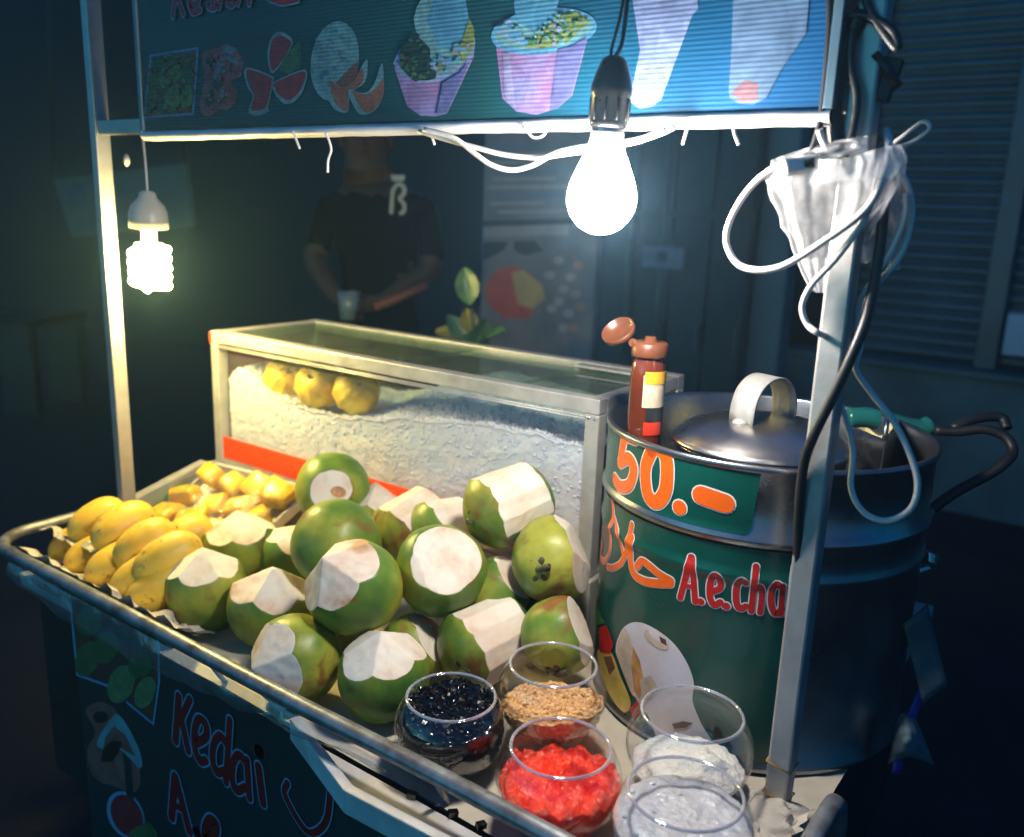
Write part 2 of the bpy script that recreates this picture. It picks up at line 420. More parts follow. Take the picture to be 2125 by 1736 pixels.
# shop front behind the cart
sf = thing('shop_front', (-3, WALLY, 0), 'dark shop front with closed roller shutter behind the cart', 'building')
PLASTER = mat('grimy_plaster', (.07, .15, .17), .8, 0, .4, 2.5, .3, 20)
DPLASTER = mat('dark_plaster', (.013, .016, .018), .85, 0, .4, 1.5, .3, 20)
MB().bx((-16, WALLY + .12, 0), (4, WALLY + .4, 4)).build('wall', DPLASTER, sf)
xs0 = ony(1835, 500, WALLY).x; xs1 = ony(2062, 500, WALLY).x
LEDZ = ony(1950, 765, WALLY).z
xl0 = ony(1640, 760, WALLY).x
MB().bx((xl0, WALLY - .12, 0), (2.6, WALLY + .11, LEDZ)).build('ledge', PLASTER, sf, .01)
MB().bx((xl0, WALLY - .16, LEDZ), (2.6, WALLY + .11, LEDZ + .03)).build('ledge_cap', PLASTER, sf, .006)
SHUT = mat('shutter_steel', (.05, .12, .16), .5, .2, .3, 4, .1, 30)
def shut(x0, x1, nm):
    pts = []; z = LEDZ + .035; pit_ = .062
    mb = MB(); prof = []
    while z < 3.9:
        for k, dy in ((0, .0), (.25, -.012), (.5, -.016), (.75, -.012)): prof.append((z + k * pit_, dy))
        z += pit_
    for (zz, dy) in prof:
        mb.v.append(Vector((x0, WALLY + .09 + dy * 1.6, zz))); mb.v.append(Vector((x1, WALLY + .09 + dy * 1.6, zz)))
    for i in range(len(prof) - 1): mb.face([2 * i, 2 * i + 1, 2 * i + 3, 2 * i + 2], 0, i % 4 != 3)
    return mb.build(nm, SHUT, sf)
shut(xs0 - .12, xs1, 'shutter_curtain'); shut(xs1 + .1, 2.4, 'shutter_curtain')
for x in (xs1 + .05, xs0 - .17):
    MB().bx((x - .05, WALLY - .02, LEDZ + .03), (x + .05, WALLY + .11, 4)).build('guide_rail', SHUT, sf, .006)
BLUEP = mat('pale_blue_board', (.25, .45, .60), .5, 0, .15, 4)
p0 = ony(2078, 735, WALLY - .1); p1 = ony(2150, 655, WALLY - .1)
bb = MB(); bb.bx((p0.x, WALLY - .10, p0.z), (p0.x + .35, WALLY - .075, p1.z)); bb.build('notice_plate', BLUEP, sf, .004)
# pale column left of the shutter, then a cupboard with doors
x0, x1 = ony(1562, 500, 4.6).x, ony(1640, 500, 4.6).x
COLM = mat('painted_column', (.10, .20, .23), .6, 0, .25, 3, .1, 20)
MB().bx((x0, 4.6, 0), (x1, 4.76, 4)).build('column', COLM, sf, .01)
cb = thing('metal_cupboard', ony(1400, 800, 4.5).xy.to_3d(), 'grey green metal cupboard with tall doors behind the bulb', 'cupboard')
x0, x1 = ony(1245, 600, 4.5).x, ony(1552, 600, 4.5).x
CUPB = mat('cupboard_paint', (.045, .055, .056), .5, .2, .35, 4, .08, 20)
CUPB2 = mat('cupboard_trim', (.12, .13, .13), .5, .2, .25, 4)
MB().bx((x0, 4.52, 0), (x1, 4.59, 2.2)).build('carcass', CUPB, cb)
ws = (x1 - x0)
for i in range(4):
    a = x0 + ws * i / 4 + .008; b = x0 + ws * (i + 1) / 4 - .008
    d = MB().bx((a, 4.495, .12), (b, 4.518, 1.42)).build('door', CUPB, cb, .004)
    MB().bx((b - .03, 4.47, .7), (b - .018, 4.494, .85)).build('handle', CUPB2, d)
    MB().bx((a, 4.495, 1.46), (b, 4.518, 2.15)).build('door', CUPB, cb, .004)
for i in (1, 2):
    x = x0 + ws * (.22 * i + .02); MB().tube([(x, 4.44, .1), (x, 4.44, 2.1)], .014).build('pipe', CUPB2, cb)
q0, q1 = ony(1333, 552, 4.43), ony(1422, 513, 4.43)
MB().bx((q0.x, 4.425, q0.z), (q1.x, 4.435, q1.z)).build('label_plate', mat('paper_label', (.30, .30, .31), .6, 0, .3, 20), cb)
MB().bx((q0.x + .09, 4.421, q0.z + .03), (q0.x + .15, 4.4245, q1.z - .03)).build('label_mark', DARKM, cb)

# poster panel with fruit picture
PB = 2.9
px0, px1 = ony(1001, 500, PB).x, ony(1240, 500, PB).x; pz0, pz1 = ony(1100, 715, PB).z, ony(1100, 240, PB).z
pb = thing('poster_board', ((px0 + px1) / 2, PB, 0), 'upright printed poster board with a red and yellow fruit picture', 'poster')
MB().bx((px0, PB, .05), (px1, PB + .03, pz1 + .1)).build('board', mat('poster_sheet', (.16, .17, .20), .4, 0, .35, 6), pb)
PS = PlaneY(PB)
prints(PS, pb, 'printed_band', [([(1003, 470), (1180, 466), (1180, 487), (1003, 490)], mat('pr_grey', (.30, .30, .32), .5)), ([(1003, 458), (1190, 452), (1190, 464), (1003, 470)], mat('pr_dark', (.03, .035, .04), .5))])
prints(PS, pb, 'printed_window', [([(1003, 502), (1056, 500), (1045, 520), (1003, 540)], MATS['pr_dark']), ([(1066, 500), (1110, 498), (1128, 520), (1090, 530), (1068, 520)], MATS['pr_dark'])])
prints(PS, pb, 'printed_fruit', [(ell(1062, 605, 56, 52, 10), mat('pr_red', (.42, .075, .045), .5)), ([(1062, 565), (1085, 560), (1125, 590), (1132, 620), (1105, 640), (1075, 630)], mat('pr_yellow', (.42, .34, .12), .5)), ([(1045, 660), (1028, 640), (1075, 635), (1110, 640), (1100, 660)], MATS['pr_red'])])
for fl_ in [(ell(1100 + dx, 530 + dy, 11, 9), MATS['pr_grey'] if (dx + dy) % 3 else mat('pr_pink', (.38, .22, .20), .5)) for dx, dy in ((60, 10), (85, 45), (70, 70), (95, 80), (60, 95), (80, 120), (40, 40), (100, 20), (45, 110), (105, 105), (70, 150), (90, 150))]: prints(PS, pb, 'printed_flower', [fl_])
for i in range(9):
    yy = 300 + i * 17
    prints(PS, pb, 'printed_line', [([(1012 + (i * 37) % 23, yy), (1120 + (i * 53) % 90, yy - 2), (1120 + (i * 53) % 90, yy + 5), (1012 + (i * 37) % 23, yy + 7)], MATS['pr_grey'] if i % 3 else mat('pr_blue', (.12, .16, .26), .5))])

# left: hanging notice banner and bench far down the pavement
LB = 2.3
pl = thing('hanging_notice', ony(255, 420, LB), 'dim pale notice banner hanging beyond the left post', 'banner')
LP = PlaneY(LB)
NOT = mat('notice_vinyl', (.045, .075, .075), .5, 0, .2, 6)
nb = MB(); c4 = [ony(*p, LB) for p in ((112, 372), (386, 338), (402, 468), (148, 492))]
nb.v += c4 + [c + Vector((0, .012, 0)) for c in c4]
for q in ((3, 2, 1, 0), (4, 5, 6, 7), (0, 1, 5, 4), (1, 2, 6, 5), (2, 3, 7, 6), (3, 0, 4, 7)): nb.face(list(q))
nb.build('sheet', NOT, pl)
prints(LP, pl, 'printed_emblem', [(ell(160, 408, 22, 30, -6), mat('notice_print', (.04, .08, .10), .6))])
prints(LP, pl, 'printed_emblem', [(ell(172, 462, 16, 14), MATS['notice_print'])])
for k, (a, b, c) in enumerate(((205, 290, 395), (205, 330, 430), (210, 300, 455))):
    prints(LP, pl, 'printed_line', [([(a, c), (b, c - 10), (b, c + 6), (a, c + 15)], MATS['notice_print'])])
MB().tube([ony(115, 372, LB + .02), ony(112, 100, LB + .02) + Vector((0, 0, .6))], .006).build('cord', CABLEK, pl)
MB().tube([ony(384, 338, LB + .02), ony(384, 100, LB + .02) + Vector((0, 0, .6))], .006).build('cord', CABLEK, pl)
bn = thing('bench', (-6.3, 3.6, 0), 'low pale bench far along the pavement beyond the left post', 'bench')
ba, bbn = onz(20, 668, .62), onz(140, 650, .62)
dv = (bbn - ba).normalized(); sd = Vector((-dv.y, dv.x, 0))
bm_ = MB(); bm_.box((ba + bbn) / 2, ((bbn - ba).length, .3, .05), frame((0, 0, 1), dv)); bm_.build('seat', DPLASTER, bn)
for t in (.08, .92):
    c = ba + (bbn - ba) * t; MB().box((c.x, c.y, .3), (.06, .26, .59), frame((0, 0, 1), dv)).build('leg', DARKM, bn)

# ================================================================== CART
ct = thing('food_cart', (-.95, 1.2, 0), 'aluminium framed street food cart with front rail and upright posts', 'food cart')
XL, XR = -1.70, -.232
MB().bx((XL, .735, FLOOR - .025), (XR, 1.78, FLOOR)).build('tray_floor', ALU, ct, .002)
MB().bx((XL + .03, .75, .28), (XR - .03, 1.75, FLOOR - .027)).build('body', DARKM, ct, .01)
MB().bx((XL, 1.172, FLOOR + .001), (-.664, 1.76, CASEZ - .002)).build('platform', ALU, ct, .003)
for x in (XL + .08, XR - .08):
    for y in (.85, 1.65): MB().tube([(x, y, 0), (x, y, .279)], .02).build('leg', GALV, ct)
for x in (-1.1, -.5):
    wl = MB(); wl.lathe([(.10, -.02), (.17, -.025), (.19, -.012), (.19, .012), (.17, .025), (.10, .02)], (x, 1.80, .19), frame((0, 1, 0))); w1 = wl.build('wheel', BLACKR, ct)
    wl = MB(); wl.lathe([(.001, -.022), (.09, -.018), (.101, -.012), (.101, .012), (.09, .018), (.001, .022)], (x, 1.80, .19), frame((0, 1, 0))); wl.build('rim', STEELD, w1)
# posts: square tubes
LPX, RPX = -1.689, -.262
MB().bx((LPX - .011, POSTY - .015, FLOOR), (LPX + .011, POSTY + .015, 2.3)).build('post', mat('post_aluminium', (.46, .46, .45), .45, .55, .15, 30, .06, 120), ct, .0025)
MB().bx((RPX - .014, POSTY - .014, FLOOR - .1), (RPX + .014, POSTY + .014, 2.3)).build('post', MATS['post_aluminium'], ct, .003)
BARZ = H + .118
MB().bx((LPX + .0115, POSTY - .011, BARZ - .013), (RPX - .0145, POSTY + .011, BARZ + .013)).build('cross_bar', MATS['post_aluminium'], ct, .002)
MB().bx((LPX + .0115, POSTY - .011, 2.24), (RPX - .0145, POSTY + .011, 2.27)).build('cross_bar', MATS['post_aluminium'], ct, .002)
# front rail: bent tube round the front of the tray
def corner(c, a0, a1, r, n=8):
    return [(c[0] + r * math.cos(R_(a0 + (a1 - a0) * i / n)), c[1] + r * math.sin(R_(a0 + (a1 - a0) * i / n)), RAILZ) for i in range(n + 1)]
RX = -1.735
rp = [(RX + .004, .99, RAILZ), (RX, .9, RAILZ)] + corner((RX + .085, RAILY + .085), 180, 270, .085) + \
     [(x, RAILY + .0012 * math.sin(x * 9), RAILZ + .001 * math.sin(x * 7)) for x in [-1.6 + .08 * i for i in range(16)]] + corner((-.245, RAILY + .05), 270, 360, .05) + [(-.195, .86, RAILZ), (-.195, .93, RAILZ), (-.195, .955, RAILZ - .004), (-.195, .975, RAILZ - .018), (-.194, .985, RAILZ - .05), (-.194, .985, RAILZ - .2)]
MB().tube(rp, .0115, 14).build('front_rail', GALV, ct)
for x in (-1.5, -1.05, -.6, -.15):
    MB().tube([(x, RAILY + .004, RAILZ - .006), (x, .745, FLOOR - .012)], .004).build('rail_strut', GALV, ct)
# left side plate rising to the ice case
sp = MB(); a, b = (POSTY + .016, FLOOR + .085), (CASEY - .012, CASEZ - .002)
for x in (XL - .002, XL - .026):
    sp.v += [Vector((x, a[0], FLOOR + .002)), Vector((x, b[0], FLOOR + .002)), Vector((x, b[0], b[1])), Vector((x, a[0], a[1]))]
for q in ((0, 1, 2, 3), (7, 6, 5, 4), (3, 2, 6, 7), (0, 3, 7, 4), (1, 5, 6, 2), (0, 4, 5, 1)): sp.face(list(q))
sp.build('side_plate', ALU, ct, .002)
# rubber bands on the right post
RB = mat('rubber_band', (.55, .30, .08), .6)
for i, (py, tilt) in enumerate(((1598, .006), (1665, .008))):
    z = ony(1630, py, POSTY - .014).z; e = .0150; tilt *= .5
    loop = [(-e, -e, tilt), (e, -e, -tilt), (e, e, -tilt), (-e, e, tilt), (-e, -e, tilt)]
    tag(MB().tube([(RPX + a_, POSTY + b_, z + c_) for a_, b_, c_ in loop], .0012, 6, cap=False).build('rubber_band', RB), 'thin orange rubber band wrapped round the right post, ' + ('upper' if i == 0 else 'lower') + ' of the pair', 'rubber band', 'rubber bands on the right post')

# tray liner: creased cream plastic sheet
ln = MB()
def lf(u, v):
    x = -1.66 + 1.44 * u; y = .722 + .44 * v
    z = FLOOR + .003 + .009 * max(0, noise.noise(Vector((x * 9, y * 9, 0)))) + .003 * max(0, noise.noise(Vector((x * 30, y * 30, 3))))
    if y > 1.02 and x < -.70: z += (y - 1.02) / .14 * .125 * min(1, (-.70 - x) / .05)
    return (x, y, z)
ln.grid(lf, 140, 44)
tag(ln.build('tray_liner', CREAM, None), 'creased cream plastic sheet lining the cart tray under the fruit', 'liner')

# white lipped shelf poking out below the rail
sh = thing('white_tray', onz(713, 1639, H - .70), 'white foam tray with stained rim poking out under the front rail', 'tray')
A, B, C = onz(713, 1639, H - .705), onz(600, 1483, H - .70), None
A2 = Vector((A.x, A.y, 0)); B2 = Vector((B.x, B.y, 0)); C2 = Vector((-.22, A.y + .02, 0)); D2 = Vector((-.22, .71, 0)); E2 = Vector((B.x, .711, 0))
ztop = H - .705
FOAM = mat('foam', (.66, .66, .64), .6, 0, .16, 14, .15, 80, c2=(.50, .46, .40))
def wall_(p, q, th, z0, z1, nm):
    d = (q - p).normalized(); n_ = Vector((-d.y, d.x, 0)); mb = MB()
    for z in (z0, z1): mb.v += [p + Vector((0, 0, z)), q + Vector((0, 0, z)), q + n_ * th + Vector((0, 0, z)), p + n_ * th + Vector((0, 0, z))]
    for f_ in ((3, 2, 1, 0), (4, 5, 6, 7), (0, 1, 5, 4), (1, 2, 6, 5), (2, 3, 7, 6), (3, 0, 4, 7)): mb.face(list(f_))
    return mb.build(nm, FOAM, sh, .002)
wall_(A2, C2, .014, ztop - .034, ztop, 'front_rim'); wall_(B2, A2, .014, ztop - .034, ztop, 'side_rim')
fl = MB(); fl.v += [p + Vector((0, 0, ztop - .022)) for p in (A2, C2, D2, E2, B2)] + [p + Vector((0, 0, ztop - .028)) for p in (A2, C2, D2, E2, B2)]
fl.face([0, 1, 2, 3, 4]); fl.face([9, 8, 7, 6, 5]); fl.build('bottom', FOAM, sh)
JELK = mat('grass_jelly', (.006, .006, .008), .08, 0, .3, 20, spec=.8)
for i, (px, py) in enumerate(((855, 1655), (940, 1693), (998, 1718))):
    p = onz(px, py, ztop - .0215)
    tag(MB().box(p + Vector((0, 0, .004)), (.012, .008, .007), frame((.1, .1, 1), (1, .4 + i, 0))).build('jelly_cube', JELK), ['tiny spilled black jelly cube nearest the corner of the white foam tray', 'tiny spilled black jelly cube between two others on the white foam tray', 'tiny spilled black jelly cube furthest from the corner of the white foam tray'][i], 'jelly cube', 'spilled jelly cubes')

# ================================================================== BANNER on the cart front
BY = .722
bz0, bz1 = .2, FLOOR - .002
bxl = ony(147, 1245, BY).x
bt = thing('front_banner', (-1.0, BY, bz0), 'dark green vinyl banner with red lettering and fruit pictures under the rail', 'banner')
BANV = mat('dark_green_vinyl', (.006, .045, .048), .35, 0, .25, 3, .2, 10)
gb = MB(); gb.grid(lambda u, v: (bxl + (-.2 - bxl) * u, BY + .0008 * math.sin(u * 40), bz0 + (FLOOR + .006 - bz0) * v), 60, 10); gb.build('sheet', BANV, bt)
BS = PlaneY(BY)
D_ = (0, 1249.6, .3442)
OUTB = mat('print_pale_blue', (.16, .42, .62), .45, 0, .1)
REDP = mat('print_red', (.30, .012, .012), .4, 0, .15)
T = lambda p: tr(p, *D_)
LEAFG = mat('pr_melon_green', (.07, .15, .05), .5, 0, .4, 25); MELY = mat('pr_melon_light', (.16, .24, .09), .5, 0, .4, 60); BRN = mat('pr_brown', (.12, .05, .035), .5, 0, .4, 30)
PINK = mat('pr_papaya', (.34, .11, .09), .5, 0, .35, 30); DKP = mat('pr_seed', (.02, .015, .015), .5); CYA = mat('pr_pale_cyan', (.22, .40, .42), .5, 0, .25, 25); WMR = mat('pr_watermelon', (.36, .028, .035), .5, 0, .3, 40); RIND = mat('pr_rind', (.09, .16, .05), .5, 0, .5, 40)
prints(BS, bt, 'printed_melon_photo', [(T([(418, -40), (462, 440), (640, 505), (930, 742), (968, 470), (960, 150)]), OUTB), (T([(428, -40), (474, 432), (645, 492), (922, 722), (955, 480), (950, 150)]), BRN)] +
       [(T(ell(cx, cy, rx, ry, 20)), m_) for cx, cy, rx, ry, m_ in ((540, 110, 80, 90, LEAFG), (640, 270, 75, 100, LEAFG), (530, 340, 70, 110, LEAFG), (735, 490, 78, 120, MELY), (880, 540, 60, 100, MELY), (850, 380, 70, 80, LEAFG))])
prints(BS, bt, 'printed_papaya', [(T([(520, 650), (590, 600), (670, 620), (720, 680), (780, 760), (850, 910), (845, 1000), (845, 1100), (790, 1150), (690, 1105), (600, 1080), (540, 1000), (530, 880), (575, 780)]), PINK), (T([(680, 690), (720, 680), (780, 760), (850, 910), (845, 1000), (720, 880), (610, 880), (590, 830)]), CYA),
       (T([(690, 740), (760, 800), (820, 930), (720, 870), (620, 900), (640, 810)]), PINK), (T([(630, 870), (680, 830), (740, 840), (720, 900), (680, 960), (610, 960)]), DKP), (T(ell(610, 690, 45, 35)), DKP)])
prints(BS, bt, 'printed_watermelon', [(T(ell(760, 1280, 105, 150, -25)), OUTB), (T(ell(768, 1285, 90, 135, -25)), WMR), (T([(790, 1370), (900, 1320), (950, 1380), (950, 1460), (780, 1460)]), RIND)])
KED = [([(1085, 565), (1066, 830)], 22), ([(1152, 580), (1098, 700)], 19), ([(1100, 690), (1142, 890)], 20),
       ([(1195, 845), (1250, 805), (1248, 730), (1205, 700), (1182, 770), (1182, 870), (1212, 950), (1248, 948)], 20),
       ([(1375, 850), (1335, 800), (1298, 850), (1290, 940), (1315, 1020), (1365, 1010)], 20), ([(1393, 705), (1370, 1080)], 19),
       ([(1490, 960), (1450, 915), (1415, 960), (1408, 1060), (1435, 1130), (1485, 1110)], 20), ([(1497, 945), (1512, 1175)], 19),
       ([(1566, 985), (1594, 1205)], 22), ([(1570, 895)], 32)]
KED = [(p_, h_ * 1.25) for p_, h_ in KED]
lettering(BS, bt, 'printed_word', KED, REDP, OUTB, 10, D_)
AE = [([(1062, 1050), (1042, 1290)], 24), ([(1066, 1050), (1150, 1380)], 22), ([(1055, 1215), (1105, 1240)], 16), ([(1195, 1385)], 26),
      ([(1245, 1430), (1300, 1400), (1310, 1330), (1275, 1305), (1245, 1360), (1250, 1450), (1290, 1530), (1330, 1520)], 22)]
AE = [(p_, h_ * 1.25) for p_, h_ in AE]
lettering(BS, bt, 'printed_word', AE, REDP, OUTB, 10, D_)
AR = [([(1740, 1085), (1722, 1140), (1765, 1240), (1830, 1345), (1885, 1385), (1950, 1350), (1985, 1270), (2000, 1110)], 20)]
lettering(BS, bt, 'printed_letter', AR, REDP, OUTB, 9, D_)
# loose clear film slung under the rail
fm = MB()
def ff(u, v):
    x = -1.62 + .95 * u; z0 = RAILZ - .008; z = z0 - .075 * v * (1 - .75 * abs(u - .35) / .65)
    k = noise.noise(Vector((x * 8, v * 2.2, 1)))
    return (x, RAILY - .012 - .012 * math.sin(v * 3.1) + .010 * k * v + .01 * v, z + .010 * noise.noise(Vector((x * 14, v, 5))) * v)
fm.grid(ff, 80, 16)
tag(fm.build('plastic_film', FILM), 'crumpled clear plastic film hanging below the front rail', 'plastic film')
# crumpled newsprint under the mangoes
for nm, (xa, xb, ya, yb, sd_, lab) in enumerate(((-1.66, -1.16, .712, .80, 3, 'crumpled newsprint sheet tucked under the mangoes along the rail'), (-1.70, -1.45, .78, 1.0, 9, 'creased newsprint sheet under the mangoes beside the left post'), (-.42, -.22, .84, .96, 5, 'crumpled pale paper wad between the last glass bowl and the right post'))):
    pp = MB()
    def pf(u, v, xa=xa, xb=xb, ya=ya, yb=yb, sd_=sd_):
        x, y = xa + (xb - xa) * u, ya + (yb - ya) * v
        n1 = noise.noise(Vector((x * 22, y * 22, sd_))); n2 = noise.noise(Vector((x * 60, y * 60, sd_ + 4)))
        lift = .058 * (1 - v) ** 1.6 if nm != 2 else .02
        return (x + .012 * n2, y + .01 * n1, FLOOR + .018 + lift + .016 * abs(n1) * 1.6 + .006 * n2)
    pp.grid(pf, 60, 22, smooth=False)
    tag(pp.build('newspaper', PAPER), lab, 'paper')

# ================================================================== SIGN above the counter
SY = .93
sg = thing('signboard', (-.9, SY, H + .1), 'dark green ribbed signboard with printed fruit, cups and red lettering', 'sign')
sx0, sx1, sz0, sz1 = -1.49, -.287, H + .108, H + .62
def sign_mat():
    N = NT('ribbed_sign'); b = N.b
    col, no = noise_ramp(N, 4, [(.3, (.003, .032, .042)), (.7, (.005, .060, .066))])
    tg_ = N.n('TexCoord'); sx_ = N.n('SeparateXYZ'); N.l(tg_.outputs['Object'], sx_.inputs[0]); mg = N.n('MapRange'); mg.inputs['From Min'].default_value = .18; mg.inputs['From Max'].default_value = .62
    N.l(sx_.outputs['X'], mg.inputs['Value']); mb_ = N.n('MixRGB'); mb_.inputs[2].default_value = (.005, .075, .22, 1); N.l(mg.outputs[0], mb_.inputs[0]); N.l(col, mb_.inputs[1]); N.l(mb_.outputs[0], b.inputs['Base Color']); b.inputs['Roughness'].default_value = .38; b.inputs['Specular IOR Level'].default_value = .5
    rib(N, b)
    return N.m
def rib(N, b):
    tc = N.n('TexCoord'); sp_ = N.n('SeparateXYZ'); N.l(tc.outputs['Object'], sp_.inputs[0])
    m1 = N.n('Math', operation='MULTIPLY'); m1.inputs[1].default_value = 2 * math.pi / .0052; N.l(sp_.outputs['Z'], m1.inputs[0])
    s1 = N.n('Math', operation='SINE'); N.l(m1.outputs[0], s1.inputs[0])
    bp = N.n('Bump'); bp.inputs['Strength'].default_value = .16; bp.inputs['Distance'].default_value = .0012; N.l(s1.outputs[0], bp.inputs['Height']); N.l(bp.outputs[0], b.inputs['Normal'])
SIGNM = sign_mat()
def pmat(name, c, var=.3, scale=25, c2=None):
    if name in MATS: return MATS[name]
    m_ = mat(name, c, .38, 0, var, scale, c2=c2)
    N = NT.__new__(NT); N.m = m_; N.t = m_.node_tree; N.b = N.t.nodes['Principled BSDF']; rib(N, N.b)
    src = N.b.inputs['Base Color'].links[0].from_socket; tc = N.n('TexCoord'); n2 = N.n('TexNoise'); n2.inputs['Scale'].default_value = scale * 3.5; n2.inputs['Detail'].default_value = 8; n2.inputs['Distortion'].default_value = 1.2; N.l(tc.outputs['Object'], n2.inputs['Vector'])
    r2 = N.n('ValToRGB'); r2.color_ramp.elements[0].position = .36; r2.color_ramp.elements[0].color = (.45, .45, .48, 1); r2.color_ramp.elements[1].position = .64; r2.color_ramp.elements[1].color = (1.25, 1.22, 1.2, 1); N.l(n2.outputs['Fac'], r2.inputs['Fac'])
    mm = N.n('MixRGB', blend_type='MULTIPLY'); mm.inputs[0].default_value = .5; N.l(src, mm.inputs[1]); N.l(r2.outputs[0], mm.inputs[2]); N.l(mm.outputs[0], N.b.inputs['Base Color'])
    return m_
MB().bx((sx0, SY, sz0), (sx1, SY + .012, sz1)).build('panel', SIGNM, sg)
WH = mat('white_channel', (.74, .74, .74), .45, 0, .1, 20, .1, 50)
cmb = MB(); n_ = 60
def chan(u, v):
    x = sx0 - .003 + (sx1 - sx0 + .006) * u; q = R_(-100 + 290 * v)
    return (x, SY + .008 - .014 * math.cos(q) * 1.0, H + .0985 + .0085 * math.sin(-q) * -1 + .0012 * noise.noise(Vector((x * 25, 0, 0))))
cmb.grid(chan, n_, 14); cmb.build('bottom_channel', WH, sg)
for x in (sx0, sx1):
    MB().bx((x - .005, SY - .004, sz0 - .002), (x + .005, SY + .016, sz1)).build('side_channel', mat('blue_grey_channel', (.12, .20, .26), .4, .3, .2), sg, .001)
SS = PlaneY(SY)
ZB = (274.3, 0, .3012); ZA = (701, 0, .3442); ZC = (1036.3, 0, .3442)
Tb = lambda p: tr(p, *ZB); Ta = lambda p: tr(p, *ZA); Tc = lambda p: tr(p, *ZC)
PB_ = pmat('s_pale_blue', (.07, .24, .42)); GRN = pmat('s_green', (.04, .10, .035), .5, 40); GRL = pmat('s_light_green', (.10, .19, .06), .5, 90); BR = pmat('s_brown', (.13, .06, .04)); PK = pmat('s_pink', (.22, .075, .085), .45, 40); GY = pmat('s_grey', (.13, .18, .22), .3, 30)
DK = pmat('s_dark', (.012, .03, .028)); RD = pmat('s_red', (.20, .018, .03), .35, 60); CY = pmat('s_cyan_white', (.11, .27, .30), .3, 20); ORG = pmat('s_orange', (.22, .085, .05), .3, 30); WHT = pmat('s_white', (.17, .23, .42), .15, 15); LAV = pmat('s_lavender', (.14, .15, .34), .35, 14, c2=(.22, .10, .22)); YG = pmat('s_yellow_green', (.15, .20, .06), .5, 60); MID = pmat('s_mid_green', (.03, .12, .05), .5, 50)
prints(SS, sg, 'printed_melon_photo', [(Tb([(125, 375), (462, 322), (428, 790), (80, 815)]), PB_), (Tb([(136, 388), (448, 340), (416, 776), (94, 800)]), BR)] +
       [(Tb(ell(cx, cy, rx, ry, 8)), m_) for cx, cy, rx, ry, m_ in ((180, 430, 45, 48, GRN), (290, 400, 60, 42, GRN), (395, 400, 34, 40, GRN), (150, 560, 36, 60, GRN), (380, 520, 42, 70, GRN), (305, 500, 40, 60, GRL), (235, 535, 45, 72, GRL), (140, 690, 40, 85, GRN), (385, 670, 40, 85, GRL), (285, 685, 56, 88, GRL), (215, 740, 26, 40, GRN), (235, 520, 9, 12, DK), (236, 735, 8, 16, CY))])
prints(SS, sg, 'printed_papaya', [(Tb([(500, 350), (600, 330), (650, 300), (720, 330), (735, 370), (775, 420), (755, 520), (700, 545), (690, 590), (725, 620), (715, 700), (660, 755), (600, 760), (540, 800), (490, 790), (468, 720), (490, 600), (510, 520), (485, 440)]), PK), (Tb([(590, 430), (650, 305), (720, 340), (640, 420), (560, 590), (530, 600)]), GY), (Tb([(690, 380), (770, 420), (750, 520), (720, 450), (640, 400)]), GY),
       (Tb([(555, 580), (610, 500), (640, 560), (600, 640)]), DK), (Tb(ell(545, 430, 30, 34)), DK), (Tb([(520, 660), (560, 640), (580, 690), (530, 740), (510, 720)]), DK), (Tb([(560, 600), (640, 650), (720, 620), (700, 690), (620, 720), (575, 670)]), ORG)])
prints(SS, sg, 'printed_watermelon', [(Tb([(935, 400), (945, 300), (975, 240), (1020, 218), (1075, 240), (1108, 300), (1030, 440), (965, 505)]), CY), (Tb([(948, 400), (960, 300), (985, 258), (1022, 242), (1068, 262), (1100, 305), (1025, 430), (968, 485)]), RD), (Tb([(1020, 485), (1050, 400), (1160, 270), (1170, 400), (1160, 460), (1090, 515)]), MID),
       (Tb([(785, 465), (960, 520), (980, 560), (940, 740), (955, 760), (870, 795), (805, 770), (835, 665), (795, 590)]), CY), (Tb([(800, 478), (955, 530), (968, 560), (930, 730), (870, 760), (820, 750), (845, 660), (808, 580)]), RD), (Tb([(985, 560), (1197, 478), (1192, 600), (1130, 695), (1060, 715), (1000, 665), (972, 600)]), CY), (Tb([(990, 570), (1190, 490), (1175, 600), (1120, 670), (1065, 685), (1012, 645), (988, 600)]), RD)])
prints(SS, sg, 'printed_melon', [(Tb(ell(1398, 420, 165, 278, 8)), CY), (Tb([(1390, 590), (1470, 500), (1560, 420), (1560, 520), (1490, 640), (1400, 660)]), BR), (Tb([(1350, 640), (1380, 560), (1450, 600), (1530, 560), (1600, 430), (1625, 420), (1610, 560), (1510, 640), (1490, 765), (1430, 768), (1380, 730)]), CY), (Tb([(1370, 560), (1450, 600), (1530, 560), (1590, 470), (1590, 570), (1500, 640), (1490, 755), (1440, 750), (1390, 680)]), ORG),
       (Tb([(1490, 620), (1600, 640), (1670, 580), (1722, 436), (1738, 520), (1735, 650), (1690, 745), (1620, 788), (1555, 770)]), CY), (Tb([(1525, 630), (1620, 650), (1690, 600), (1735, 540), (1733, 650), (1688, 740), (1625, 778), (1580, 740)]), ORG)])
